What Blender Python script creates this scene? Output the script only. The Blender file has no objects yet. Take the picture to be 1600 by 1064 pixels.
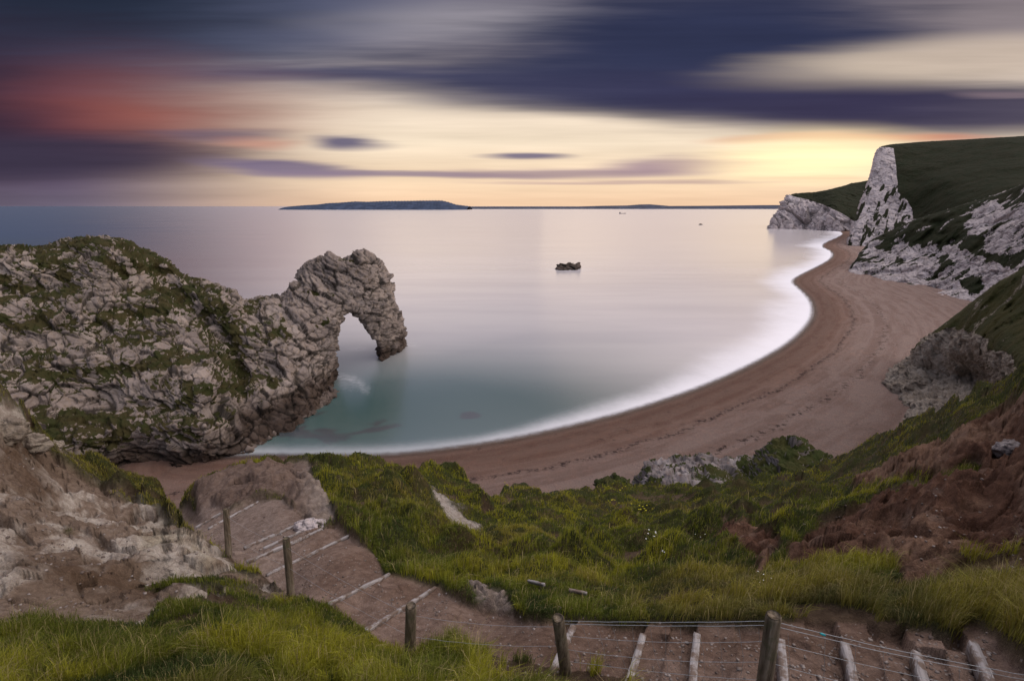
import bpy, math, random
import numpy as np
try:
    import openvdb as vdb
except ImportError:
    import pyopenvdb as vdb

random.seed(7)
rng = np.random.default_rng(7)
sc = bpy.context.scene

# ------------------------------------------------------------------ camera
F, CX, CY, CAMZ = 750.0, 800.0, 532.0, 50.0
PITCH = math.atan(210.0 / F)
SP, CP = math.sin(PITCH), math.cos(PITCH)
cam_d = bpy.data.cameras.new("camera")
cam = bpy.data.objects.new("camera", cam_d)
sc.collection.objects.link(cam)
cam.location = (0, 0, CAMZ)
cam.rotation_euler = (math.pi / 2 - PITCH, 0, 0)
cam_d.sensor_width = 36
cam_d.lens = 36 * F / 1600
cam_d.clip_start = 0.05
cam_d.clip_end = 100000
sc.camera = cam
sc.view_settings.view_transform = 'Standard'
sc.view_settings.look = 'None'
sc.view_settings.exposure = 0.0
sc.view_settings.gamma = 1.0
sc.cycles.max_bounces = 6
sc.cycles.diffuse_bounces = 3
sc.cycles.glossy_bounces = 3
sc.cycles.transmission_bounces = 2

def lin(c):
    return tuple((v / 255 / 12.92) if v / 255 <= 0.04045 else ((v / 255 + 0.055) / 1.055) ** 2.4 for v in c[:3])

def pix_AE(px, py):
    v = (CY - py) / F
    den = CP + SP * v
    return ((px - CX) / F) / den, (-SP + CP * v) / den

# ------------------------------------------------------------------ node helper
class NT:
    def __init__(s, tree):
        s.t = tree; s.n = tree.nodes; s.l = tree.links
    def node(s, typ, **kw):
        n = s.n.new(typ)
        for k, v in kw.items(): setattr(n, k, v)
        return n
    def put(s, sock, v):
        if isinstance(v, bpy.types.NodeSocket): s.l.new(v, sock)
        else: sock.default_value = v
    def math(s, op, a, b=0.0, c=0.0, clamp=False):
        n = s.node('ShaderNodeMath', operation=op); n.use_clamp = clamp
        s.put(n.inputs[0], a); s.put(n.inputs[1], b); s.put(n.inputs[2], c)
        return n.outputs[0]
    def add(s, a, b): return s.math('ADD', a, b)
    def mul(s, a, b): return s.math('MULTIPLY', a, b)
    def sub(s, a, b): return s.math('SUBTRACT', a, b)
    def step(s, v, a, b, lo=0.0, hi=1.0):
        n = s.node('ShaderNodeMapRange', interpolation_type='SMOOTHSTEP')
        s.put(n.inputs[0], v); s.put(n.inputs[1], a); s.put(n.inputs[2], b); s.put(n.inputs[3], lo); s.put(n.inputs[4], hi)
        return n.outputs[0]
    def comb(s, x, y, z):
        n = s.node('ShaderNodeCombineXYZ'); s.put(n.inputs[0], x); s.put(n.inputs[1], y); s.put(n.inputs[2], z)
        return n.outputs[0]
    def vmath(s, op, a, b):
        n = s.node('ShaderNodeVectorMath', operation=op); s.put(n.inputs[0], a); s.put(n.inputs[1], b)
        return n.outputs[0]
    def noise(s, vec, scale, detail=3.0, rough=0.5, col=False, dist=0.0):
        n = s.node('ShaderNodeTexNoise'); s.put(n.inputs['Vector'], vec)
        n.inputs['Scale'].default_value = scale; n.inputs['Detail'].default_value = detail
        n.inputs['Roughness'].default_value = rough; n.inputs['Distortion'].default_value = dist
        return n.outputs['Color' if col else 'Fac']
    def voro(s, vec, scale, feature='F1', out='Distance'):
        n = s.node('ShaderNodeTexVoronoi', feature=feature); s.put(n.inputs['Vector'], vec)
        n.inputs['Scale'].default_value = scale
        return n.outputs[out]
    def mix(s, f, a, b, blend='MIX'):
        n = s.node('ShaderNodeMix', data_type='RGBA', blend_type=blend)
        s.put(n.inputs[0], f)
        for i, v in ((6, a), (7, b)):
            if isinstance(v, (tuple, list)): v = (*v[:3], 1.0)
            s.put(n.inputs[i], v)
        return n.outputs[2]
    def ramp(s, f, stops):
        n = s.node('ShaderNodeValToRGB'); s.put(n.inputs[0], f)
        el = n.color_ramp.elements
        while len(el) < len(stops): el.new(0.5)
        for e, (p, c) in zip(el, stops): e.position = p; e.color = (*c[:3], 1)
        return n.outputs[0]
    def attr(s, name, out='Fac'):
        n = s.node('ShaderNodeAttribute', attribute_name=name)
        return n.outputs[out]
    def bump(s, h, strength, dist, normal=None):
        n = s.node('ShaderNodeBump'); n.inputs['Strength'].default_value = strength
        n.inputs['Distance'].default_value = dist; s.put(n.inputs['Height'], h)
        if normal is not None: s.put(n.inputs['Normal'], normal)
        return n.outputs[0]

# ------------------------------------------------------------------ world: dusk sky with wind-drawn clouds
SUN_EL, SUN_AZ = math.radians(6.5), math.radians(33.5)     # low, to the right of the view axis (+Y)
world = bpy.data.worlds.new("World"); sc.world = world; world.use_nodes = True
w = NT(world.node_tree); w.n.clear()
tc = w.node('ShaderNodeTexCoord')
sep = w.node('ShaderNodeSeparateXYZ'); w.l.new(tc.outputs['Generated'], sep.inputs[0])
DX, DY, DZ = sep.outputs
ysafe = w.math('MAXIMUM', DY, 0.08)
A0 = w.math('DIVIDE', DX, ysafe)
E0 = w.math('DIVIDE', DZ, ysafe)
nv = w.comb(w.mul(A0, 1.3), w.mul(E0, 13.0), 0.3)
n1 = w.noise(nv, 1.0, 3.0, 0.55)
nv2 = w.comb(w.mul(A0, 2.2), w.mul(E0, 42.0), 4.1)
n2 = w.noise(nv2, 1.0, 3.0, 0.6)
A = w.add(A0, w.mul(w.sub(n1, 0.5), 0.34))
E = w.add(w.add(E0, w.mul(w.sub(n1, 0.5), 0.03)), w.mul(w.sub(n2, 0.5), 0.016))
streak = w.sub(n2, 0.5)
Er = w.math('DIVIDE', E, 0.8, clamp=True)
base_r = w.ramp(Er, [(0.0, lin((247, 208, 172))), (0.06, lin((250, 220, 186))), (0.15, lin((246, 226, 200))), (0.25, lin((232, 214, 196))),
                     (0.36, lin((196, 180, 174))), (0.46, lin((150, 140, 146))), (0.7, lin((128, 128, 150))), (1.0, lin((130, 136, 165)))])
base_l = w.ramp(Er, [(0.0, lin((112, 102, 120))), (0.05, lin((104, 92, 112))), (0.16, lin((66, 54, 78))), (0.3, lin((58, 50, 72))),
                     (0.45, lin((34, 40, 56))), (0.8, lin((90, 95, 120))), (1.0, lin((120, 126, 155)))])
col = w.mix(w.step(A0, -0.18, -0.92), base_r, base_l)
LAYERS = [  # px, py, rx, ry, colour, opacity, softness, slope
    (330, 30, 560, 110, (72, 80, 108), 0.9, 0.7, 0),
    (60, 10, 330, 110, (32, 40, 56), 0.9, 0.9, 0),
    (820, 36, 260, 36, (160, 154, 162), 0.9, 0.9, 0),
    (1500, 25, 340, 60, (128, 118, 124), 0.85, 0.7, 0),
    (1085, 68, 330, 110, (46, 52, 80), 0.98, 0.65, -0.03),
    (1180, 110, 300, 70, (50, 54, 82), 0.9, 0.8, 0.0),
    (820, 120, 270, 52, (54, 58, 86), 0.9, 0.8, 0.0),
    (1130, 50, 260, 85, (48, 53, 80), 0.9, 0.7, -0.04),
    (540, 116, 230, 15, (66, 68, 98), 0.8, 0.8, 0.02),
    (980, 150, 420, 34, (60, 62, 90), 0.85, 0.85, 0.03),
    (1200, 155, 360, 50, (56, 56, 84), 0.93, 0.65, 0.02),
    (1500, 170, 400, 52, (58, 54, 80), 0.95, 0.6, 0.0),
    (1490, 98, 290, 36, (212, 194, 176), 0.92, 0.85, -0.04),
    (1600, 84, 200, 32, (196, 178, 164), 0.7, 0.8, -0.02),
    (1590, 147, 80, 5, (150, 130, 136), 0.5, 0.8, 0),
    (60, 170, 300, 110, (72, 50, 66), 0.7, 0.9, 0),
    (250, 178, 170, 60, (168, 88, 72), 0.75, 2.0, 0.03),
    (-90, 170, 150, 150, (44, 36, 52), 0.85, 1.2, 0),
    (60, 246, 330, 38, (60, 53, 72), 0.9, 0.7, 0),
    (330, 212, 90, 11, (110, 98, 118), 0.6, 0.8, 0),
    (400, 225, 70, 8, (205, 140, 120), 0.5, 0.9, 0.03),
    (450, 262, 130, 13, (118, 106, 136), 0.85, 0.7, 0.06),
    (640, 272, 260, 5, (142, 124, 146), 0.8, 0.7, 0.01),
    (558, 221, 66, 9, (92, 88, 120), 0.9, 0.8, 0.05),
    (835, 243, 72, 6, (112, 104, 132), 0.9, 0.7, 0),
    (940, 268, 220, 9, (158, 134, 148), 0.75, 0.7, -0.01),
    (1100, 255, 130, 14, (164, 138, 150), 0.85, 0.7, -0.03),
    (1230, 214, 110, 7, (222, 168, 140), 0.7, 0.8, -0.05),
    (1400, 216, 150, 7, (206, 126, 100), 0.75, 0.8, 0),
    (1290, 277, 80, 4, (206, 160, 146), 0.7, 0.7, 0),
    (1000, 283, 260, 4, (178, 148, 150), 0.6, 0.7, 0),
]
for (px, py, rx, ry, c, op, soft, slope) in LAYERS:
    a, e = pix_AE(px, py)
    ra = rx / F; re = (pix_AE(px, py - ry)[1] - pix_AE(px, py + ry)[1]) / 2
    u = w.mul(w.sub(A, a), 1 / ra); v = w.mul(w.sub(w.add(E, w.mul(w.sub(A, a), slope)), e), 1 / re)
    r = w.math('SQRT', w.add(w.mul(u, u), w.mul(v, v)))
    r = w.add(r, w.mul(streak, 0.42))
    col = w.mix(w.step(r, 1 + soft * 0.55, 1 - soft, 0, op), col, lin(c))
a, e = pix_AE(1290, 246)
u = w.mul(w.sub(A, a), 1 / 0.17); v = w.mul(w.sub(E, e), 1 / 0.045)
r = w.math('SQRT', w.add(w.mul(u, u), w.mul(v, v)))
col = w.mix(w.step(r, 1.7, 0.0, 0, 0.92), col, (1.35, 1.06, 0.60))
m_ = w.add(1.0, w.mul(streak, 0.45))
col = w.mix(1.0, col, w.comb(m_, m_, m_), 'MULTIPLY')
# overhead and behind: Sky Texture plus an added bright right side lighting the land
sky = w.node('ShaderNodeTexSky', sky_type='NISHITA')
sky.sun_disc = False; sky.sun_elevation = SUN_EL; sky.sun_rotation = SUN_AZ
sky.air_density = 1.0; sky.dust_density = 2.0; sky.ozone_density = 2.0
skyc = w.mix(1.0, sky.outputs[0], (0.10, 0.10, 0.10), 'MULTIPLY')
skyc = w.mix(1.0, skyc, (0.70, 0.66, 0.66), 'ADD')
side = w.add(w.add(w.mul(DX, 0.80), w.mul(DY, 0.30)), w.mul(DZ, 0.50))
k_ = w.step(side, -0.35, 0.95, 0.28, 2.6)
kc_ = w.mix(w.step(side, 0.0, 0.9), (0.88, 0.94, 1.12), (1.08, 0.98, 0.86))
skyc = w.mix(1.0, skyc, w.mix(1.0, kc_, w.comb(k_, k_, k_), 'MULTIPLY'), 'MULTIPLY')
back = w.math('MAXIMUM', w.step(DY, 0.42, 0.12), w.step(DZ, 0.42, 0.72))
col = w.mix(back, col, skyc)
bg = w.node('ShaderNodeBackground'); w.put(bg.inputs[0], col); bg.inputs[1].default_value = 1.0
wo = w.node('ShaderNodeOutputWorld'); w.l.new(bg.outputs[0], wo.inputs[0])
world.cycles.sampling_method = 'MANUAL'; world.cycles.sample_map_resolution = 512

sun_d = bpy.data.lights.new("sun", 'SUN'); sun_d.energy = 0.12; sun_d.angle = math.radians(60); sun_d.color = (1.0, 0.78, 0.52)
sun = bpy.data.objects.new("sun", sun_d); sc.collection.objects.link(sun)
sun.rotation_euler = (math.pi / 2 - SUN_EL, 0, math.pi - SUN_AZ)

# ------------------------------------------------------------------ numpy tools
def h3(i, j, k, s=0):
    h = (i.astype(np.int64) * 374761393 + j.astype(np.int64) * 668265263 + k.astype(np.int64) * 2147483647 + s * 974711) & 0xffffffff
    h = ((h ^ (h >> 13)) * 1274126177) & 0xffffffff
    h = ((h ^ (h >> 16)) * 2246822519) & 0xffffffff
    h = h ^ (h >> 15)
    return (h & 0xffffff).astype(np.float32) / 16777215.0

def vnoise(p, s=0):
    i = np.floor(p).astype(np.int64); f = (p - i); f = f * f * f * (f * (f * 6 - 15) + 10)
    r = 0
    for dx in (0, 1):
        wx = f[:, 0] if dx else 1 - f[:, 0]
        for dy in (0, 1):
            wy = f[:, 1] if dy else 1 - f[:, 1]
            for dz in (0, 1):
                wz = f[:, 2] if dz else 1 - f[:, 2]
                r = r + wx * wy * wz * h3(i[:, 0] + dx, i[:, 1] + dy, i[:, 2] + dz, s)
    return r * 2 - 1

def fbm(p, o=4, s=0, g=0.5):
    r = 0; a = 1.0; t = 0
    for k in range(o):
        r = r + a * vnoise(p * (2.03 ** k) + 17.3 * k, s + k); t += a; a *= g
    return r / t

def ridged(p, o=4, s=0, g=0.5):
    r = 0; a = 1.0; t = 0
    for k in range(o):
        r = r + a * (1 - 2 * np.abs(vnoise(p * (2.03 ** k) + 11.3 * k, s + k))); t += a; a *= g
    return r / t

def worley(p, s=0, delta=False):
    i = np.floor(p).astype(np.int64); n = len(p)
    f1 = np.full(n, 9.0, np.float32); f2 = f1.copy(); cid = np.zeros(n, np.float32); dl = np.zeros((n, 3), np.float32)
    for dx in (-1, 0, 1):
        for dy in (-1, 0, 1):
            for dz in (-1, 0, 1):
                a, b, c = i[:, 0] + dx, i[:, 1] + dy, i[:, 2] + dz
                q = np.stack([a + h3(a, b, c, s), b + h3(a, b, c, s + 1), c + h3(a, b, c, s + 2)], 1)
                d = np.sqrt(((q - p) ** 2).sum(1)).astype(np.float32)
                r = h3(a, b, c, s + 3)
                m = d < f1
                f2 = np.where(m, f1, np.minimum(f2, d)); cid = np.where(m, r, cid); f1 = np.where(m, d, f1)
                if delta: dl[m] = (p - q)[m]
    return (f1, f2, cid, dl) if delta else (f1, f2, cid)

def sst(x, a, b):
    t = np.clip((x - a) / (b - a), 0, 1); return t * t * (3 - 2 * t)

def tps(pts, vals, smooth=0.0):
    pts = np.asarray(pts, float); vals = np.asarray(vals, float); n = len(pts)
    def U(r2): return np.where(r2 > 1e-12, r2 * np.log(np.maximum(r2, 1e-12)), 0) * 0.5
    r2 = ((pts[:, None] - pts[None]) ** 2).sum(-1)
    K = U(r2) + smooth * np.eye(n)
    P = np.hstack([np.ones((n, 1)), pts])
    M = np.block([[K, P], [P.T, np.zeros((3, 3))]])
    sol = np.linalg.solve(M, np.concatenate([vals, np.zeros(3)]))
    def f(q):
        q = np.asarray(q, float); out = np.empty(len(q))
        for a in range(0, len(q), 20000):
            z = q[a:a + 20000]
            r2 = ((z[:, None] - pts[None]) ** 2).sum(-1)
            out[a:a + 20000] = U(r2) @ sol[:n] + sol[n] + z @ sol[n + 1:]
        return out
    return f

def W(px, py, d):
    px, py, d = np.broadcast_arrays(np.asarray(px, float), np.asarray(py, float), np.asarray(d, float))
    u = (px - CX) / F; v = (CY - py) / F
    return np.stack([u * d, (CP + SP * v) * d, CAMZ + (-SP + CP * v) * d], -1)

def depth_at_z(py, z):
    v = (CY - np.asarray(py, float)) / F
    return (z - CAMZ) / (-SP + CP * v)

def PIX(p):
    y = p[:, 1]; z = p[:, 2] - CAMZ
    d = np.maximum(y * CP - z * SP, 1e-3); up = y * SP + z * CP
    return CX + F * p[:, 0] / d, CY - F * up / d, d

def inpoly(x, y, poly):
    poly = np.asarray(poly, float); c = np.zeros(np.shape(x), bool); n = len(poly)
    for i in range(n):
        x1, y1 = poly[i]; x2, y2 = poly[(i + 1) % n]
        if y1 == y2: continue
        cond = (y1 > y) != (y2 > y)
        c ^= cond & (x < (x2 - x1) * (y - y1) / (y2 - y1) + x1)
    return c

def dseg(x, y, pl, closed=False):
    pl = np.asarray(pl, float); best = np.full(np.shape(x), 1e9)
    n = len(pl)
    for i in range(n if closed else n - 1):
        x1, y1 = pl[i]; x2, y2 = pl[(i + 1) % n]
        dx, dy = x2 - x1, y2 - y1; L = dx * dx + dy * dy + 1e-9
        t = np.clip(((x - x1) * dx + (y - y1) * dy) / L, 0, 1)
        best = np.minimum(best, (x - x1 - t * dx) ** 2 + (y - y1 - t * dy) ** 2)
    return np.sqrt(best)

def sdf(x, y, poly):
    d = dseg(x, y, poly, True); return np.where(inpoly(x, y, poly), -d, d)

def mesh(name, verts, quads=None, tris=None, smooth=True, mat=None, attrs=None, cols=None, parent=None):
    me = bpy.data.meshes.new(name)
    verts = np.asarray(verts, np.float32)
    quads = np.zeros((0, 4), np.int32) if quads is None else np.asarray(quads, np.int32)
    tris = np.zeros((0, 3), np.int32) if tris is None else np.asarray(tris, np.int32)
    nq, nt = len(quads), len(tris)
    me.vertices.add(len(verts)); me.vertices.foreach_set('co', verts.ravel())
    me.loops.add(nq * 4 + nt * 3); me.loops.foreach_set('vertex_index', np.concatenate([quads.ravel(), tris.ravel()]).astype(np.int32))
    me.polygons.add(nq + nt)
    ls = np.concatenate([np.arange(nq) * 4, nq * 4 + np.arange(nt) * 3]).astype(np.int32)
    me.polygons.foreach_set('loop_start', ls)
    me.update(calc_edges=True); me.validate()
    if smooth: me.polygons.foreach_set('use_smooth', np.ones(len(me.polygons), bool))
    for k, v in (attrs or {}).items():
        a = me.attributes.new(k, 'FLOAT', 'POINT'); a.data.foreach_set('value', np.asarray(v, np.float32))
    if cols is not None:
        a = me.attributes.new('Col', 'FLOAT_COLOR', 'POINT')
        a.data.foreach_set('color', np.hstack([cols, np.ones((len(cols), 1))]).astype(np.float32).ravel())
    o = bpy.data.objects.new(name, me); sc.collection.objects.link(o)
    if mat: me.materials.append(mat)
    if parent: o.parent = parent
    return o

def tag(o, label=None, cat=None, group=None, kind=None):
    if label: o['label'] = label
    if cat: o['category'] = cat
    if group: o['group'] = group
    if kind: o['kind'] = kind
    return o

def new_mat(name):
    m = bpy.data.materials.new(name); m.use_nodes = True
    t = NT(m.node_tree); t.n.clear()
    out = t.node('ShaderNodeOutputMaterial')
    b = t.node('ShaderNodeBsdfPrincipled'); t.l.new(b.outputs[0], out.inputs[0])
    b.inputs['Roughness'].default_value = 0.9
    b.inputs['Specular IOR Level'].default_value = 0.1
    g = t.node('ShaderNodeNewGeometry')
    return m, t, b, out, g.outputs['Position']

def grid_quads(nr, nc):
    i = np.arange(nr * nc).reshape(nr, nc)
    return np.stack([i[:-1, :-1], i[:-1, 1:], i[1:, 1:], i[1:, :-1]], -1).reshape(-1, 4)

def vnormals(v, q):
    n = np.cross(v[q[:, 2]] - v[q[:, 0]], v[q[:, 3]] - v[q[:, 1]])
    out = np.zeros_like(v)
    for k in range(4): 
        for c in range(3): out[:, c] += np.bincount(q[:, k], n[:, c], len(v))
    return out / (np.linalg.norm(out, axis=1, keepdims=True) + 1e-12)

# ------------------------------------------------------------------ materials
def rock_material(name, base, base2, stain, grassc, grassc2, cell, wet=True):
    m, t, b, out, P = new_mat(name)
    big = t.noise(P, 0.05 / cell * 3, 4.0, 0.6)
    mid = t.noise(P, 0.9 / cell, 5.0, 0.65)
    fine = t.noise(P, 5.0 / cell, 4.0, 0.7)
    c = t.mix(t.step(big, 0.35, 0.65), base, base2)
    c = t.mix(t.step(mid, 0.5, 0.72, 0, 0.6), c, stain)
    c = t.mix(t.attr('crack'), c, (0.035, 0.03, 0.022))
    c = t.mix(t.attr('blk'), c, t.mix(1.0, c, (0.62, 0.6, 0.6), 'MULTIPLY'))
    c = t.mix(t.mul(fine, 0.5), c, t.mix(1.0, c, (0.55, 0.55, 0.55), 'MULTIPLY'))
    if wet: c = t.mix(t.attr('wet'), c, t.mix(1.0, c, (0.22, 0.19, 0.17), 'MULTIPLY'))
    g = t.step(t.add(t.attr('grass'), t.mul(t.sub(fine, 0.5), 0.9)), 0.42, 0.6)
    gc = t.mix(t.step(t.noise(P, 0.35 / cell, 3.0, 0.6), 0.35, 0.65), grassc, grassc2)
    gc = t.mix(t.mul(t.noise(P, 9 / cell, 2.0, 0.6), 0.7), gc, (0.02, 0.022, 0.01))
    t.put(b.inputs['Base Color'], t.mix(g, c, gc))
    h = t.add(t.mul(mid, 1.0), t.mul(fine, 0.35))
    t.put(b.inputs['Normal'], t.bump(h, 0.9, 0.35 * cell))
    return m

M_LIME = rock_material('limestone', (0.42, 0.34, 0.295), (0.31, 0.255, 0.23), (0.31, 0.22, 0.13), (0.038, 0.040, 0.011), (0.066, 0.050, 0.020), 1.0)
M_CHALK = rock_material('chalk', (0.72, 0.63, 0.62), (0.60, 0.52, 0.515), (0.36, 0.30, 0.27), (0.011, 0.016, 0.005), (0.020, 0.019, 0.008), 4.0, False)
M_BLUFF = rock_material('clay_and_chalk', (0.40, 0.34, 0.28), (0.29, 0.235, 0.185), (0.46, 0.41, 0.36), (0.035, 0.038, 0.009), (0.06, 0.05, 0.015), 1.2, False)

def ground_material(name, bump=0.03, gravel=False):
    m, t, b, out, P = new_mat(name)
    c = t.attr('Col', 'Color')
    f = t.noise(P, 6.0, 6.0, 0.7); g = t.noise(P, 45.0, 4.0, 0.7); l = t.noise(P, 0.8, 4.0, 0.6)
    c = t.mix(t.step(f, 0.38, 0.62, 0, 0.6), c, t.mix(1.0, c, (0.48, 0.43, 0.40), 'MULTIPLY'))
    c = t.mix(t.step(g, 0.5, 0.68, 0, 0.6), c, t.mix(1.0, c, (1.8, 1.75, 1.7), 'MULTIPLY'))
    cr = t.voro(P, 2.6, 'DISTANCE_TO_EDGE'); crn = t.math('MAXIMUM', t.step(cr, 0.05, 0.0), 0.0)
    c = t.mix(t.mul(crn, t.step(l, .45, .6, 0, .5)), c, t.mix(1.0, c, (0.4, 0.36, 0.34), 'MULTIPLY'))
    c = t.mix(t.step(l, 0.45, 0.7, 0, 0.35), c, t.mix(1.0, c, (0.7, 0.66, 0.64), 'MULTIPLY'))
    if gravel:
        v = t.voro(P, 22.0, 'F1', 'Distance'); vc = t.voro(P, 22.0, 'F1', 'Color')
        s = t.node('ShaderNodeSeparateColor'); t.put(s.inputs[0], vc)
        on = t.mul(t.step(s.outputs[0], 0.86, 0.9), t.step(v, 0.36, 0.26))
        c = t.mix(on, c, (0.26, 0.215, 0.19))
    t.put(b.inputs['Base Color'], c)
    h = t.add(t.add(f, t.mul(l, 1.5)), t.mul(g, 0.4))
    t.put(b.inputs['Normal'], t.bump(h, 1.0, bump * 1.5))
    return m
M_GROUND = ground_material('hillside_earth', 0.06)
M_PATH = ground_material('trodden_earth', 0.035, True)

m, t, b, out, P = new_mat('shingle')
s = t.attr('inland')
big = t.noise(P, 0.05, 4.0, 0.6)
c = t.mix(t.step(t.add(s, t.mul(t.sub(big, 0.5), 10.0)), 6.0, 24.0), (0.21, 0.13, 0.10), (0.285, 0.21, 0.182))
c = t.mix(t.step(s, 2.2, 0.0), c, (0.075, 0.055, 0.048))
wl = t.add(s, t.mul(t.sub(t.noise(P, 0.12, 5.0, 0.65), 0.5), 7.0))
band = t.mul(t.step(wl, 14.0, 15.0), t.step(wl, 16.4, 15.2))
band = t.mul(band, t.step(t.noise(P, 1.2, 4.0, 0.7), 0.42, 0.6))
band2 = t.mul(t.mul(t.step(wl, 25.0, 26.2), t.step(wl, 28.0, 26.6)), t.step(t.noise(P, 0.7, 4.0, 0.7), 0.5, 0.62))
c = t.mix(t.mul(t.math('MAXIMUM', band, band2), 0.9), c, (0.045, 0.03, 0.028))
c = t.mix(t.mul(t.step(s, 12.0, 6.0), 0.45), c, (0.16, 0.105, 0.085))
gr = t.noise(P, 3.5, 5.0, 0.8); gr2 = t.noise(P, 0.5, 5.0, 0.65)
c = t.mix(t.step(gr, 0.35, 0.65, 0, 0.5), c, t.mix(1.0, c, (0.55, 0.52, 0.5), 'MULTIPLY'))
c = t.mix(t.step(gr2, 0.45, 0.7, 0, 0.45), c, t.mix(1.0, c, (1.25, 1.12, 1.05), 'MULTIPLY'))
rd = t.noise(t.comb(t.mul(s, 0.35), t.mul(t.noise(P, 0.03, 2.0), 6.0), 0.0), 1.0, 4.0, 0.6)
c = t.mix(t.step(rd, 0.4, 0.65, 0, 0.6), c, t.mix(1.0, c, (0.66, 0.58, 0.55), 'MULTIPLY'))
pb = t.noise(P, 9.0, 3.0, 0.8)
c = t.mix(t.step(pb, 0.42, 0.64, 0, 0.8), c, t.mix(1.0, c, (1.55, 1.5, 1.5), 'MULTIPLY'))
c = t.mix(t.mul(t.step(t.noise(P, 0.33, 6.0, 0.75), 0.6, 0.68), 0.55), c, (0.07, 0.048, 0.042))
t.put(b.inputs['Base Color'], c)
t.put(b.inputs['Normal'], t.bump(t.add(t.add(gr, t.mul(gr2, 1.5)), t.mul(pb, .6)), 1.0, 0.4))
t.put(b.inputs['Roughness'], t.step(s, 0.0, 2.5, 0.35, 0.9))
M_SHINGLE = m

# sea: long exposure, so waves are averaged into a soft gloss; milky surf along the shore
m = bpy.data.materials.new('sea_water'); m.use_nodes = True
t = NT(m.node_tree); t.n.clear(); out = t.node('ShaderNodeOutputMaterial')
P = t.node('ShaderNodeNewGeometry').outputs['Position']
s = t.attr('shore')
body = t.mix(t.step(s, 2.0, 60.0), (0.026, 0.075, 0.062), (0.020, 0.082, 0.090))
sx = t.node('ShaderNodeSeparateXYZ'); t.put(sx.inputs[0], P)
low = t.noise(t.comb(t.mul(sx.outputs[0], 0.004), t.mul(sx.outputs[1], 0.008), 0.0), 1.0, 3.0, 0.5)
milk = t.step(t.add(s, t.mul(t.sub(low, 0.5), 60.0)), 12.0, 95.0)          # waves averaged to a pale veil away from the shore
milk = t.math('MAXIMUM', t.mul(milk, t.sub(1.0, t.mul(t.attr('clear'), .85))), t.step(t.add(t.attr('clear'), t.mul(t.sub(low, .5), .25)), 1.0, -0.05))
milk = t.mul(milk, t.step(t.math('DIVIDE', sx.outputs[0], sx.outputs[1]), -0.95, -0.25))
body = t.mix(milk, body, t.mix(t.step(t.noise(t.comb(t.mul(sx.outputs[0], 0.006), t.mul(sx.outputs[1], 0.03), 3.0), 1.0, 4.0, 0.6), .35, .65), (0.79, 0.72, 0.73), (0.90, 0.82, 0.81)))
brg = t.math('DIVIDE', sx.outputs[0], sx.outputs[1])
darkrefl = t.mul(t.step(t.add(brg, t.mul(t.sub(low, .5), .3)), -0.45, -1.0), t.step(sx.outputs[1], 250.0, 900.0))
body = t.mix(darkrefl, body, (0.045, 0.085, 0.15))  # dark sky reflection at far left, painted as blue water colour
bed = t.noise(P, 0.085, 4.0, 0.55, dist=0.6)
spots = t.step(t.mul(t.attr('reef'), t.add(0.7, t.mul(t.sub(bed, 0.5), 4.5))), 0.45, 0.85)
body = t.mix(t.mul(spots, 0.85), body, (0.020, 0.024, 0.026))
sp = t.comb(t.mul(sx.outputs[0], 0.0035), t.mul(sx.outputs[1], 0.012), 0.0)
fn = t.noise(sp, 1.0, 5.0, 0.6)
facing = t.node('ShaderNodeLayerWeight'); facing.inputs[0].default_value = 0.5
fac = t.step(t.add(facing.outputs['Facing'], t.mul(t.sub(fn, 0.5), 0.08)), 0.64, 1.0, 0.28, 0.86)
fac = t.mul(fac, t.sub(1.0, t.mul(darkrefl, 0.5)))
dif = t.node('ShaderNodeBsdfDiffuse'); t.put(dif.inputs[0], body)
glo = t.node('ShaderNodeBsdfGlossy'); glo.inputs['Color'].default_value = (0.97, 0.95, 0.98, 1)
glo.inputs['Roughness'].default_value = 0.22
bn = t.noise(P, 0.15, 2.0, 0.5)
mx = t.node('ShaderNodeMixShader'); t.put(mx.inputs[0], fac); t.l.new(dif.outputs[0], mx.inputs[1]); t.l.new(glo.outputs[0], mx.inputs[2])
fo = t.node('ShaderNodeBsdfDiffuse'); fo.inputs[0].default_value = (0.93, 0.90, 0.94, 1)
fnz = t.noise(P, 0.09, 4.0, 0.6); fnf = t.noise(P, 0.55, 4.0, 0.6)
d = t.math('DIVIDE', s, t.attr('surf'))
d = t.add(d, t.add(t.mul(t.sub(fnz, 0.5), 0.7), t.mul(t.sub(fnf, 0.5), 0.25)))
foam = t.mul(t.math('POWER', t.step(d, 3.0, 0.0), 1.9), 0.93)
foam = t.math('MAXIMUM', foam, t.mul(t.attr('swirl'), t.step(fnf, 0.3, 0.7, 0.3, 1.0)))
foam = t.mul(t.math('MINIMUM', foam, 0.93), t.attr('surfop'))
mx2 = t.node('ShaderNodeMixShader'); t.put(mx2.inputs[0], foam); t.l.new(mx.outputs[0], mx2.inputs[1]); t.l.new(fo.outputs[0], mx2.inputs[2])
tp_ = t.node('ShaderNodeBsdfTransparent'); mx3 = t.node('ShaderNodeMixShader')
t.put(mx3.inputs[0], t.step(t.add(s, t.mul(t.sub(fnf, .5), 1.2)), 0.1, 2.6, 0.05, 1.0)); t.l.new(tp_.outputs[0], mx3.inputs[1]); t.l.new(mx2.outputs[0], mx3.inputs[2])
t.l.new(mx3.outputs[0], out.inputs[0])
M_SEA = m

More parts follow.
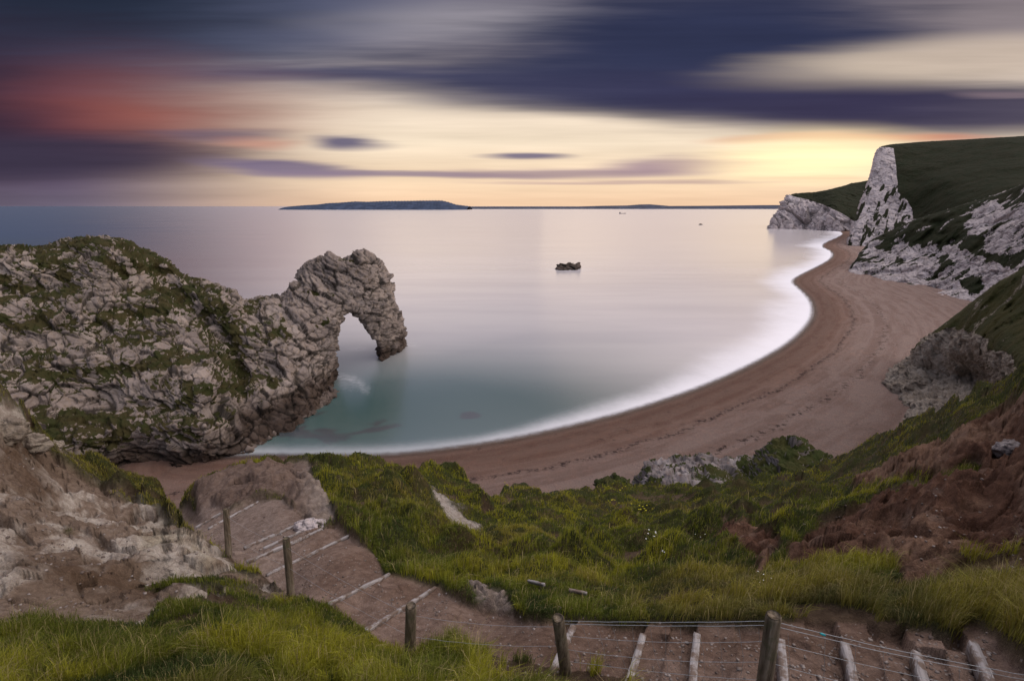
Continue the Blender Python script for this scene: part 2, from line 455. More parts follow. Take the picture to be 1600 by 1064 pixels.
# ------------------------------------------------------------------ shoreline, sea, beach
SHORE_PX = [(330, 716), (400, 713), (480, 714), (600, 714), (700, 703), (800, 688), (900, 666), (1000, 640), (1100, 606), (1180, 570), (1235, 538), (1262, 512),
            (1274, 492), (1270, 470), (1252, 452), (1238, 441), (1246, 433), (1268, 422), (1290, 411), (1302, 402), (1301, 393),
            (1284, 386), (1290, 379), (1310, 371), (1318, 365), (1309, 360), (1290, 358.5)]
sh = []
for (px, py) in SHORE_PX:
    p = W(px, py, depth_at_z(py, 0.0)); sh.append((p[0], p[1]))
sh = np.array(sh)
def chaikin(p, n=2):
    for _ in range(n):
        q = [p[0]]
        for a, b2 in zip(p[:-1], p[1:]): q += [a * .75 + b2 * .25, a * .25 + b2 * .75]
        q.append(p[-1]); p = np.array(q)
    return p
sh = chaikin(sh)
land = np.vstack([[(-95, 108)], sh, [(1500, 1250), (6000, 1200), (6000, -300), (-600, -300), (-600, 108)]])
def shore_sd(x, y):     # >0 out to sea
    d = dseg(x, y, sh); return np.where(inpoly(x, y, land), -d, d)

def logpolar(y0, y1, nr, umax, nc):
    y = np.exp(np.linspace(math.log(y0), math.log(y1), nr)); u = np.linspace(-umax, umax, nc)
    Y, U = np.meshgrid(y, u, indexing='ij'); return (U * Y).ravel(), Y.ravel()

x, y = logpolar(55, 60000, 420, 1.9, 420)
sd = shore_sd(x, y)
px, py, dd = PIX(np.stack([x, y, np.zeros_like(x)], 1))
v3 = np.stack([x, y, np.zeros_like(x)], 1)
surf = 7.5 + 3.0 * fbm(v3 / 40.0, 2, 5)
surf *= 0.34 + 0.85 * sst(px, 600, 1180)
surf *= 1 + 0.55 * sst(px, 1150, 1240) * sst(y, 60, 120)
surf = np.maximum(surf, np.minimum(0.014 * y, 12))
reef = np.exp(-((px - 545) / 75) ** 2 - ((py - 668) / 26) ** 2) * 1.5 + np.exp(-((px - 470) / 60) ** 2 - ((py - 655) / 30) ** 2)
reef += 1.1 * np.exp(-((px - 735) / 22) ** 2 - ((py - 650) / 8) ** 2)
def ell(cx, cy, rx, ry): return np.exp(-((px - cx) / rx) ** 2 - ((py - cy) / ry) ** 2)
swirl = 0.45 * np.exp(-(dseg(px, py, [(530, 588), (552, 592), (566, 602), (572, 610)]) / 5) ** 2) + 0.4 * ell(888, 421, 30, 3.5) + 0.35 * ell(560, 545, 16, 3) + 0.3 * ell(640, 540, 14, 4) + 0.25 * ell(548, 600, 18, 10)
swirl = np.clip(swirl, 0, .8)
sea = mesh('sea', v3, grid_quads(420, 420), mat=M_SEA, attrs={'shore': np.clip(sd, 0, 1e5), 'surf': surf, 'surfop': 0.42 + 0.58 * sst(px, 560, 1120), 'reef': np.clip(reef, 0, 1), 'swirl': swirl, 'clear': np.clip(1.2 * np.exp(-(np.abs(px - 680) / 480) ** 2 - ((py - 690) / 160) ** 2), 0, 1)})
tag(sea, 'calm pale sea of the bay, turquoise near the arch with white surf along the beach', 'sea', kind='structure')

x, y = logpolar(55, 1600, 520, 1.6, 520)
sd = -shore_sd(x, y)
zz = np.where(sd < 0, sd * 0.12, 0.1 * sd * (sd < 12) + (sd >= 12) * (1.2 + 0.035 * (sd - 12)))
zz = np.minimum(zz, 4.2)
v3 = np.stack([x, y, np.maximum(zz, -6)], 1)
v3[:, 2] += (0.16 * fbm(v3 / np.array([7, 7, 1e9]), 4, 3) + 0.25 * fbm(v3 / np.array([30, 30, 1e9]), 2, 9)) * sst(sd, 0.5, 6) * np.minimum(1, 1)
v3[:, 2] += 0.18 * np.exp(-((sd - 9) / 1.5) ** 2) + 0.14 * np.exp(-((sd - 19) / 2.0) ** 2)
q = grid_quads(520, 520)
keep = (sd[q] > -25).any(1) & (sd[q] < 260).any(1)
q = q[keep]; used = np.unique(q); remap = np.full(len(v3), -1); remap[used] = np.arange(len(used))
beach = mesh('beach', v3[used], remap[q], mat=M_SHINGLE, attrs={'inland': sd[used]})
tag(beach, 'long curving reddish brown shingle beach between the surf and the cliffs', 'beach', kind='structure')

# ------------------------------------------------------------------ solids described as volumes seen in depth, meshed with OpenVDB
def solid(name, poly, ctrl, thick, box, dr, nd, holes=(), step=3.0, rnd=2.0, zmin=-4.0, detail=None, mat=None, displace=None, smooth=0.002, shade_smooth=True):
    x0, y0, x1, y1 = box
    xs = np.arange(x0, x1 + step, step); ys = np.arange(y0, y1 + step, step)
    ds = np.exp(np.linspace(math.log(dr[0]), math.log(dr[1]), nd))
    X, Y = np.meshgrid(xs, ys, indexing='ij')
    c = np.array(ctrl, float)
    f = tps(c[:, :2] / 200.0, np.log(c[:, 2]), smooth)
    D = np.exp(f(np.stack([X.ravel(), Y.ravel()], 1) / 200.0)).reshape(X.shape)
    if detail is not None: D = D + detail(X, Y, D)
    S = sdf(X, Y, poly)
    for h in holes: S = np.maximum(S, -sdf(X, Y, h))
    T = thick(X, Y) if callable(thick) else np.full(X.shape, float(thick))
    m_per = D / F
    side = (S * m_per)[:, :, None]
    front = (D[:, :, None] - ds[None, None, :]); backf = ds[None, None, :] - (D + T)[:, :, None]
    k = rnd
    def smax(a, b2):
        h = np.clip(0.5 + 0.5 * (a - b2) / k, 0, 1)
        return a * h + b2 * (1 - h) + k * h * (1 - h)
    G = smax(smax(np.broadcast_to(side, front.shape), front), backf).astype(np.float32)
    V = (CY - Y) / F
    Z = CAMZ + (-SP + CP * V)[:, :, None] * ds[None, None, :]
    G = np.maximum(G, (zmin - Z).astype(np.float32))
    G[0] = np.maximum(G[0], .5); G[-1] = np.maximum(G[-1], .5); G[:, 0] = np.maximum(G[:, 0], .5); G[:, -1] = np.maximum(G[:, -1], .5)
    G[:, :, 0] = np.maximum(G[:, :, 0], .5); G[:, :, -1] = np.maximum(G[:, :, -1], .5)
    G = np.clip(G, -3 * k - 3, 3 * k + 3)
    grid = vdb.FloatGrid(float(3 * k + 3)); grid.copyFromArray(G)
    pts, quads = grid.convertToQuads(isovalue=0.0)
    pts = np.asarray(pts, float); quads = np.asarray(quads, np.int64)
    px = x0 + pts[:, 0] * step; py = y0 + pts[:, 1] * step
    d = np.exp(np.interp(pts[:, 2], np.arange(nd), np.log(ds)))
    v = W(px, py, d)
    n = vnormals(v, quads)
    cen = v.mean(0)
    if ((v - cen) * n).sum(1).mean() < 0: quads = quads[:, ::-1]; n = -n
    return v, quads, n, px, py, d

def subdivide(v, q):
    e = np.concatenate([q[:, [0, 1]], q[:, [1, 2]], q[:, [2, 3]], q[:, [3, 0]]]); e = np.sort(e, 1)
    key = e[:, 0] * (len(v) + 1) + e[:, 1]
    uk, inv = np.unique(key, return_inverse=True)
    a = uk // (len(v) + 1); b2 = uk % (len(v) + 1)
    em = (v[a] + v[b2]) / 2; fm = v[q].mean(1); nv, ne, nq = len(v), len(em), len(q)
    E4 = inv.reshape(4, nq) + nv; fc = nv + ne + np.arange(nq)
    nq4 = [np.stack([q[:, k], E4[k], fc, E4[(k - 1) % 4]], 1) for k in range(4)]
    return np.vstack([v, em, fm]), np.vstack(nq4)

def relax(v, q, it=2, lam=0.5):
    for _ in range(it):
        acc = np.zeros_like(v); cnt = np.zeros(len(v))
        for k in range(4):
            for k2 in ((k + 1) % 4, (k - 1) % 4):
                cnt += np.bincount(q[:, k], minlength=len(v))
                for c in range(3): acc[:, c] += np.bincount(q[:, k], v[q[:, k2], c], len(v))
        v = v + lam * (acc / np.maximum(cnt, 1)[:, None] - v)
    return v

def rough(v, n, cs, amp, ang=35, seed=0, planar=(1.0, 0.42, 0.8)):
    """angular blocks: anisotropic cells dipping to the right"""
    a = math.radians(ang)
    X = v[:, 0] * 0.75 - v[:, 1] * 0.3; Z = v[:, 2]
    e1 = X * math.cos(a) - Z * math.sin(a); e2 = X * math.sin(a) + Z * math.cos(a)
    e3 = v[:, 1] * 0.8 + v[:, 0] * 0.5
    wob = fbm(v / (cs * 1.5), 2, seed + 50)[:, None] * np.array([.35, .35, .35])
    p = np.stack([e1 / (cs * planar[0]), e2 / (cs * planar[1]), e3 / (cs * planar[2])], 1) + wob
    f1, f2, cid, dl = worley(p, seed, True)
    edge = f2 - f1
    t1 = ((cid * 37.3) % 1.0) * 2 - 1; t2 = ((cid * 91.7) % 1.0) * 2 - 1; t3 = ((cid * 53.9) % 1.0) * 2 - 1
    disp = (cid - 0.5) * amp * 0.8 + amp * 0.95 * (t1 * dl[:, 0] + t2 * dl[:, 1] + t3 * dl[:, 2]) - amp * 0.28 * (1 - sst(edge, 0.0, 0.09))
    return disp, edge, cid

# ---- limestone headland with the arch
POLY = [(-160, 402), (0, 386), (60, 389), (95, 381), (125, 376), (155, 374), (185, 378), (210, 389), (240, 399), (262, 412), (278, 428), (292, 436),
        (310, 440), (330, 445), (350, 453), (366, 455), (380, 468), (392, 470), (410, 464), (430, 462), (446, 455), (456, 441), (466, 440), (468, 424), (480, 411), (492, 405),
        (500, 402), (508, 399), (514, 394), (524, 402), (533, 405), (543, 401), (552, 401), (560, 392), (572, 391), (584, 400), (592, 405), (600, 418), (608, 436),
        (614, 452), (617, 472), (624, 492), (631, 512), (632, 528), (636, 543), (632, 556), (615, 566), (600, 570), (596, 568), (590, 550), (588, 530),
        (600, 590), (600, 760), (-160, 790)]
ARCH = [(523, 600), (526, 570), (525, 545), (528, 520), (532, 503), (540, 492), (549, 489), (558, 494), (565, 502), (571, 513), (580, 523), (587, 534), (590, 550), (593, 564), (597, 571), (612, 571), (640, 560), (700, 560), (700, 900), (500, 900), (490, 660), (512, 632), (520, 622), (525, 608)]
CT = [(-160, 400, 104), (-160, 700, 76), (0, 386, 116), (0, 560, 95), (0, 720, 82), (100, 382, 122), (150, 375, 125), (100, 560, 101), (120, 720, 87), (200, 390, 127), (200, 560, 106), (230, 735, 92),
      (290, 437, 132), (330, 447, 132), (300, 560, 110), (340, 600, 105), (330, 700, 96), (350, 480, 128), (370, 530, 123), (372, 590, 117), (390, 468, 137), (375, 690, 102), (400, 700, 104),
      (420, 540, 127), (420, 620, 117), (440, 462, 142), (450, 570, 126), (450, 670, 111), (480, 408, 150), (490, 500, 140), (500, 560, 137), (490, 640, 122), (512, 627, 128), (528, 600, 139), (528, 500, 145),
      (560, 392, 155), (550, 470, 151), (590, 410, 158), (600, 480, 157), (590, 540, 158), (600, 565, 160), (618, 480, 163), (634, 543, 175), (640, 480, 172)]
def strata(X, Y, D):
    p = W(X.ravel(), Y.ravel(), D.ravel())
    q = p[:, 2] + 0.10 * p[:, 0] + 1.6 * fbm(p / 14.0, 2, 31)
    ph = (q / 8.5) % 1.0
    amt = sst(-PX_(p), -420, -330)
    stair = (ph - sst(ph, 0.0, 0.42) * 1.0)           # ledges where the face steps back
    d = -5.0 * stair * amt + 1.7 * fbm(p / 9.0, 3, 12)
    # gully to the right of the big face
    g = np.exp(-(dseg(X.ravel(), Y.ravel(), [(230, 400), (285, 470), (330, 505), (362, 545), (385, 640)]) / 15) ** 2)
    return (d + 4.0 * g).reshape(X.shape)
def PX_(p): return PIX(p)[0]
v, q, n, px, py, d = solid('headland', POLY, CT, lambda X, Y: 9 + 26 * sst(-X, -470, -250) + 2 * sst(X, 560, 600), (-160, 360, 660, 790), (70, 235), 130, holes=[ARCH], step=3.0, rnd=3.0, detail=strata)
v = relax(v, q, 2, 0.5)
v, q = subdivide(v, q)
n = vnormals(v, q)
px, py, dd = PIX(v)
right = sst(px, 380, 470)
d1, e1, c1 = rough(v, n, 6.5, 1.25, 38, 3, (1.1, .32, .8))
d2, e2, c2 = rough(v, n, 2.8, 0.75, 36, 9, (1.1, .36, .8))
ad = math.radians(36)
bed = (v[:, 0] * .75 - v[:, 1] * .3) * math.sin(ad) + v[:, 2] * math.cos(ad) + 1.1 * fbm(v / 7.0, 3, 44)
bph = np.abs((bed / 1.9) % 1.0 - .5); bph2 = np.abs((bed / 0.75 + .3) % 1.0 - .5)
bm = sst(fbm(v / 6.0, 3, 45), -.25, .1)
notch = (1 - sst(bph, 0, .11)) * bm; notch2 = (1 - sst(bph2, 0, .14)) * sst(fbm(v / 4.0, 3, 46), -.05, .25)
v = v + n * (d1 + d2 + 0.13 * fbm(v / 0.9, 3, 4) - .42 * notch - .18 * notch2)[:, None]
n = vnormals(v, q)
d3, e3, c3 = rough(v, n, 1.3, 0.22, 36, 21, (1.2, .34, .8))
v = v + n * d3[:, None]
n = vnormals(v, q)
px, py, dd = PIX(v)
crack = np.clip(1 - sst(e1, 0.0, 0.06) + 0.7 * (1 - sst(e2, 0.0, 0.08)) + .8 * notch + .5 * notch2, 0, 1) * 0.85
BANDS = [([(-100, 385), (0, 388), (90, 382), (150, 377), (200, 386), (230, 400)], 7), ([(215, 393), (245, 420), (275, 460), (318, 492)], 19), ([(250, 405), (285, 432), (320, 470)], 12), ([(345, 492), (366, 535), (372, 590)], 14),
         ([(-100, 498), (0, 500), (100, 502), (180, 495), (250, 486)], 12), ([(50, 588), (180, 578), (260, 568), (335, 556)], 8),
         ([(40, 640), (150, 655), (250, 645), (330, 612), (380, 603)], 12), ([(70, 668), (130, 690), (200, 682)], 20), ([(-100, 590), (20, 590)], 10),
         ([(60, 400), (110, 440)], 14), ([(150, 390), (190, 420), (200, 450)], 8), ([(0, 440), (60, 460)], 10),
         ([(425, 520), (452, 525)], 7), ([(495, 512), (512, 503)], 6), ([(408, 590), (430, 600)], 6), ([(470, 455), (520, 462)], 3.5), ([(440, 500), (450, 545)], 4), ([(530, 405), (560, 410)], 3)]
gm = np.zeros(len(v))
for pl, hw in BANDS: gm = np.maximum(gm, np.exp(-(dseg(px, py, pl) / hw) ** 2))
gn = fbm(v / 5.0, 4, 77)
gs = fbm(v / 1.7, 4, 78, .6); leftf = 1 - right
grass = gm * (0.80 + 1.1 * gs) + leftf * (0.50 * (1 - sst(e2, 0.02, 0.20)) * sst(gn, -.25, .15) + 0.55 * gs) + right * .35 * gs + 0.75 * sst(n[:, 2], 0.35, 0.8) * (1 - 0.55 * right) + 0.62 * gn * (1 - 0.45 * right) + 0.16 * (1 - sst(e1, 0, 0.12)) - 0.25 * c1 - 0.14
grass *= sst(v[:, 2], 2.5, 7.0)
wet = 1 - sst(v[:, 2] + 4.0 * gn, 1.5, 8.0)
wet = wet * (1 - 0.5 * sst(v[:, 2], 3, 8))
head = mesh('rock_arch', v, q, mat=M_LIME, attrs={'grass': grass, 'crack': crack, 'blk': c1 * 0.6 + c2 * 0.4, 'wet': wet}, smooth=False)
tag(head, 'pale craggy limestone headland with grassy ledges ending in a natural arch standing in the sea', 'rock arch')

lo_ = [(530, 614), (523, 623), (505, 640), (485, 652), (464, 663), (441, 676), (419, 689), (398, 700)]
hi_ = [(390, 676), (410, 662), (432, 652), (450, 640), (466, 634), (480, 624), (498, 616), (515, 606)]
ct_ = [(a_, b_, depth_at_z(b_, 0.0)) for a_, b_ in lo_] + [(a_, b_, depth_at_z(b_, 2.0) + 2.5) for a_, b_ in hi_]
def det_ledge(X, Y, D):
    p = W(X.ravel(), Y.ravel(), D.ravel()); return (1.6 * fbm(p / 2.6, 3, 8)).reshape(X.shape)
lv, lq, ln, px, py, dd = solid('ledge', lo_ + [(392, 712), (380, 700)] + hi_, ct_, 9, (376, 596, 540, 722), (95, 150), 110, step=1.3, rnd=1.0, zmin=-2, detail=det_ledge)
lv = relax(lv, lq, 1)
q1, e1_, c1_ = rough(lv, ln, 2.6, .9, 30, 15, (1.2, .5, .9)); q2, e2_, c2_ = rough(lv, ln, 1.0, .35, 30, 16)
lv = lv + vnormals(lv, lq) * (q1 + q2)[:, None]
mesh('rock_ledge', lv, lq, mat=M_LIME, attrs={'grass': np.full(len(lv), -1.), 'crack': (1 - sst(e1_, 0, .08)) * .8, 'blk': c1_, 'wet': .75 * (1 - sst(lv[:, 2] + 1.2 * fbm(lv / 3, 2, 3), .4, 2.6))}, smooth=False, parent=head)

# ---- rocks of the ledge at the foot of the arch, sea rock
def boulder(name, cx, cy, d, size, seed, mat, label, cat, sq=(1, 1, .6), wetv=0.6, group=None, z=None, grassv=-1.0):
    n1_ = 40; th = np.linspace(0.001, math.pi - 0.001, n1_); ph = np.linspace(0, 2 * math.pi, 60, endpoint=False)
    T_, P_ = np.meshgrid(th, ph, indexing='ij')
    s3 = np.stack([np.sin(T_) * np.cos(P_), np.sin(T_) * np.sin(P_), np.cos(T_)], -1).reshape(-1, 3)
    f1, f2, cid = worley(s3 * 1.7 + seed * 3.1, seed)
    r = 1 + 0.45 * (cid - .5) * sst(f2 - f1, 0, .2) + 0.25 * fbm(s3 * 3 + seed, 3, seed)
    v = s3 * r[:, None] * np.array(sq) * size
    c = W(cx, cy, d) if z is None else W(cx, cy, depth_at_z(cy, z))
    i = np.arange(n1_ * 60).reshape(n1_, 60); j = np.roll(i, -1, 1)
    q = np.stack([i[:-1], i[1:], j[1:], j[:-1]], -1).reshape(-1, 4)
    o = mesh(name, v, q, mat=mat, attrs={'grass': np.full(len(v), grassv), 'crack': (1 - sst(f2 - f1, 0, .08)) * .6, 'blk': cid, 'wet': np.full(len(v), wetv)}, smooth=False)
    o.location = c
    tag(o, label, cat, group)
    return o

# ---- chalk cliffs and hills along the right
def chalk(name, poly, ctrl, thick, box, dr, nd, grassfn, mat, label, cat, cs, amp, step=2.0, holes=(), rnd=6, sub=True, detail=None, kind='structure', ang=60, rl=2):
    v, q, n, px, py, d = solid(name, poly, ctrl, thick, box, dr, nd, holes=holes, step=step, rnd=rnd, detail=detail)
    v = relax(v, q, rl, 0.5)
    if sub: v, q = subdivide(v, q)
    n = vnormals(v, q); px, py, dd = PIX(v)
    g = grassfn(px, py, v, n)
    rockm = 1 - np.clip(sst(g, 0.3, 0.6), 0, 1) * 0.85
    d1, e1, c1 = rough(v, n, cs, amp, ang, 5, (1.6, .6, .8)); d2, e2, c2 = rough(v, n, cs * .4, amp * .45, ang, 6)
    v = v + n * ((d1 + d2) * rockm + amp * (0.12 + 0.28 * rockm) * fbm(v / (cs * .8), 4, 8))[:, None]
    n = vnormals(v, q); px, py, dd = PIX(v)
    g = grassfn(px, py, v, n)
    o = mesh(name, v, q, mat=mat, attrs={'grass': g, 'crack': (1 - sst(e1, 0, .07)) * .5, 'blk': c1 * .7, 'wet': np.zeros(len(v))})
    tag(o, label, cat, kind=kind)
    return o

POLY = [(1204, 362), (1206, 354), (1208, 344), (1215, 332), (1223, 321), (1231, 310), (1237, 304), (1252, 302), (1270, 301), (1290, 298), (1311, 293), (1330, 287), (1360, 282), (1420, 275), (1420, 380)]
CT = [(1204, 357, 1100), (1236, 304, 1140), (1260, 358, 1080), (1330, 362, 960), (1300, 320, 1030), (1330, 345, 980), (1330, 287, 1200), (1270, 301, 1180), (1420, 275, 1150), (1420, 360, 850)]
BH = [(1227.6, 359), (1227.4, 353.5), (1228.5, 350.5), (1230, 350.5), (1231, 354), (1231, 359)]
def g_bat(px, py, v, n):
    line = np.interp(px, [1200, 1236, 1262, 1290, 1312, 1325, 1345], [280, 306, 312, 322, 332, 340, 352])
    return sst(line - py, -3, 3) + 0.25 * fbm(v / 25.0, 3, 3) * sst(line - py, -16, -3)
chalk('chalk_headland', POLY, CT, 90, (1190, 265, 1440, 385), (700, 1500), 90, g_bat, M_CHALK, 'farthest white chalk headland with a tiny hole at its foot, left of the high cliff', 'headland', 30, 9, step=1.0, holes=[BH], rnd=5, detail=lambda X, Y, D: 12 * fbm(W(X.ravel(), Y.ravel(), D.ravel()) / 60, 3, 9).reshape(X.shape), rl=1)

POLY = [(1318, 400), (1324, 380), (1330, 362), (1337, 340), (1345, 318), (1352, 297), (1360, 277), (1364, 262), (1366, 248), (1370, 236), (1377, 229), (1392, 226), (1440, 222),
        (1496, 219), (1550, 216), (1600, 213), (1760, 206), (1760, 560), (1318, 440)]
CT = [(1320, 390, 600), (1342, 394, 585), (1360, 277, 690), (1374, 231, 720), (1392, 226, 720), (1350, 330, 640), (1425, 340, 590), (1395, 300, 640), (1400, 250, 690), (1370, 380, 580), (1496, 220, 700), (1600, 213, 640),
      (1500, 300, 540), (1600, 300, 470), (1450, 340, 560), (1600, 450, 380), (1760, 206, 600), (1760, 450, 340), (1450, 450, 440)]
def g_swy(px, py, v, n):
    e = np.interp(py, [200, 226, 232, 260, 300, 312, 325, 345, 360, 400], [1366, 1384, 1396, 1400, 1403, 1416, 1424, 1427, 1412, 1400])
    base = sst(px - e, -4, 4) + 0.9 * sst(231 - py, -1, 2)
    return base + (2.1 * fbm(np.stack([(px * .91 + py * .41) / 5.5, (py * .91 - px * .41) / 15, px * 0], 1), 5, 3, .6) + 0.14) * (1 - sst(px - e, -4, 4)) * sst(py, 262, 300)
chalk('high_cliff', POLY, CT, 120, (1310, 195, 1770, 560), (300, 950), 130, g_swy, M_CHALK, 'high white chalk cliff with a dark green hill sloping behind it, tallest on the right', 'cliff', 12, 2.0, step=1.8, rnd=6, detail=lambda X, Y, D: (9 * fbm(W(X.ravel(), Y.ravel(), D.ravel()) / 45, 3, 9)).reshape(X.shape))

POLY = [(1322, 450), (1323, 430), (1330, 415), (1338, 405), (1345, 394), (1360, 376), (1380, 366), (1400, 357), (1433, 342), (1470, 331), (1505, 320), (1540, 310), (1568, 301), (1600, 287), (1640, 275),
        (1760, 250), (1760, 700), (1480, 640), (1322, 470)]
CT = [(1323, 430, 358), (1360, 441, 330), (1405, 464, 282), (1460, 474, 262), (1492, 492, 240), (1360, 376, 385), (1433, 342, 360), (1400, 420, 330), (1450, 430, 300), (1505, 320, 335), (1568, 301, 310),
      (1500, 400, 290), (1600, 287, 290), (1600, 400, 230), (1560, 380, 262), (1550, 480, 225), (1600, 480, 205), (1760, 250, 240), (1760, 500, 160), (1500, 600, 190)]
G1 = [(1372, 374), (1433, 342), (1500, 321), (1520, 330), (1500, 360), (1535, 372), (1540, 392), (1560, 400), (1600, 396), (1600, 425), (1560, 412), (1520, 396), (1480, 380), (1450, 388), (1410, 378), (1385, 392), (1368, 388)]
G2 = [(1495, 435), (1520, 428), (1535, 445), (1530, 460), (1510, 452)]
G3 = [(1460, 400), (1480, 398), (1490, 412), (1475, 420)]
G4 = [(1566, 296), (1700, 250), (1700, 330), (1600, 318), (1570, 330), (1560, 315)]
def g_spur(px, py, v, n):
    s_ = np.minimum.reduce([sdf(px, py, G1), sdf(px, py, G2), sdf(px, py, G3), sdf(px, py, G4)])
    top = np.interp(px, [1330, 1345, 1360, 1400, 1433, 1505, 1568, 1600], [415, 394, 376, 357, 342, 320, 301, 287])
    s_ = np.minimum(s_, py - top - 4)
    return sst(-s_, -5, 4) * .9 + 1.5 * fbm(v / np.array([5.5, 5.5, 12.]), 5, 33, .55) - 0.02 + 0.25 * sst(n[:, 2], .5, .8)
def det_spur(X, Y, D):
    p = W(X.ravel(), Y.ravel(), D.ravel()); return (6 * ridged(p / np.array([14, 14, 40.]), 3, 19) + 4 * fbm(p / 20, 3, 2)).reshape(X.shape)
chalk('chalk_cliff', POLY, CT, 60, (1312, 240, 1770, 690), (140, 470), 130, g_spur, M_CHALK, 'white chalk cliff streaked with grass, rising straight from the shingle at the right', 'cliff', 6, 1.2, step=1.8, rnd=4, detail=det_spur)

POLY = [(1378, 600), (1384, 588), (1396, 575), (1424, 556), (1433, 537), (1451, 525), (1470, 510), (1491, 494), (1527, 466), (1563, 439), (1600, 419), (1680, 385), (1780, 350), (1780, 900), (1392, 800), (1392, 700), (1392, 678), (1408, 662), (1414, 640), (1392, 622)]
CT = [(1380, 600, 131), (1392, 678, 104), (1415, 640, 116), (1430, 540, 128), (1490, 494, 122), (1540, 600, 108), (1500, 560, 114), (1470, 620, 112), (1563, 439, 110), (1600, 419, 102), (1600, 500, 88),
      (1560, 560, 82), (1600, 580, 62), (1500, 650, 78), (1450, 690, 82), (1560, 640, 60), (1680, 385, 80), (1780, 350, 60), (1780, 600, 40), (1600, 800, 45), (1420, 800, 60)]
def g_bluff(px, py, v, n):
    R = [(1370, 580), (1430, 545), (1455, 522), (1490, 512), (1520, 520), (1545, 530), (1540, 560), (1528, 600), (1508, 628), (1480, 645), (1440, 650), (1400, 660), (1370, 650)]
    R2 = [(1535, 540), (1585, 550), (1590, 580), (1545, 610), (1520, 620), (1525, 580)]
    s_ = np.minimum(sdf(px, py, R), sdf(px, py, R2) + 3)
    return sst(s_, -6, 5) + 0.9 * fbm(v / 3.5, 4, 13) - 0.05
chalk('rocky_bluff', POLY, CT, 25, (1368, 340, 1790, 900), (35, 190), 130, g_bluff, M_BLUFF, 'grassy bluff with a bare grey rock face at the near end of the beach', 'cliff', 2.4, 0.75, step=2.6, rnd=3, detail=lambda X, Y, D: (3 * ridged(W(X.ravel(), Y.ravel(), D.ravel()) / np.array([7, 7, 16.]), 3, 19)).reshape(X.shape))

POLY = [(868, 424), (869, 417), (874, 413), (882, 414), (890, 412), (899, 413), (905, 412), (907, 417), (900, 421), (893, 424), (890, 430), (868, 430)]
v, q, n, px, py, d = solid('sea_rock', POLY, [(868, 424, depth_at_z(423, 0)), (905, 416, 395), (885, 412, 398), (885, 424, 385), (895, 420, 390)], 9, (860, 405, 914, 434), (350, 430), 90, step=0.5, rnd=1.2)
d1, e1, c1 = rough(v, n, 5, 1.8, 20, 3)
v += n * d1[:, None]
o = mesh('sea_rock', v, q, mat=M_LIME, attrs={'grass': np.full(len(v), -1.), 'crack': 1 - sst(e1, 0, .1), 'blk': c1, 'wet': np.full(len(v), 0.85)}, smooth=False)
tag(o, 'dark low rock standing alone out in the bay', 'rock')
p = W(1095, 351, depth_at_z(351.5, 0))
boulder('sea_rock', 1095, 351.4, 0, 3.2, 5, M_LIME, 'tiny dark rock far out in the bay toward the horizon', 'rock', (1.6, 1, .8), .9, z=0)

# ---- far land on the horizon
def far_land(name, prof, d, width, colr, label, seed):
    m, t, b, out, P = new_mat(name + '_surface')
    f = t.noise(P, 0.012, 5.0, 0.6)
    t.put(b.inputs['Base Color'], t.mix(t.step(f, .4, .65), colr, tuple(c * 1.5 for c in colr)))  # blue haze of distance put into the surface colour
    prof = np.array(prof, float)
    pxs = np.arange(prof[0, 0], prof[-1, 0] + .1, 1.0 if len(prof) < 14 else 1.5)
    pys = np.interp(pxs, prof[:, 0], prof[:, 1])
    nc = 15; rows = []
    for k in range(nc):
        s_ = -1 + 2 * k / (nc - 1)
        hgt = np.maximum(CAMZ + (-SP + CP * (CY - pys) / F) * d, 0)
        cur = (1 - abs(s_) ** 2.2)
        c = W(pxs, np.full_like(pxs, 322.0), d)
        c[:, 1] += s_ * width; c[:, 2] = hgt * cur * (1 + .06 * np.sin(pxs * 1.3 + k + seed)) - 2 * (abs(s_) > .95)
        rows.append(c)
    v = np.array(rows).reshape(-1, 3)
    o = mesh(name, v, grid_quads(nc, len(pxs)), mat=m)
    tag(o, label, 'far land', kind='structure'); return o
far_land('island', [(458, 322.8), (480, 321), (500, 320), (515, 318), (530, 317.5), (556, 315.5), (575, 316), (600, 315), (640, 314.5), (660, 314), (690, 313.8), (700, 316), (712, 320), (735, 322.8)], 7000, 500, (0.040, 0.054, 0.090),
         'long dark island with a flat top on the horizon', 1)
far_land('far_coast', [(735, 323), (800, 323), (905, 323.0), (940, 322), (980, 321.5), (1000, 320), (1015, 319.8), (1030, 321), (1045, 322.3), (1100, 322), (1160, 321.4), (1200, 321), (1230, 321), (1300, 321)], 8500, 500, (0.055, 0.060, 0.085),
         'thin low strip of coast on the horizon right of the island', 2)

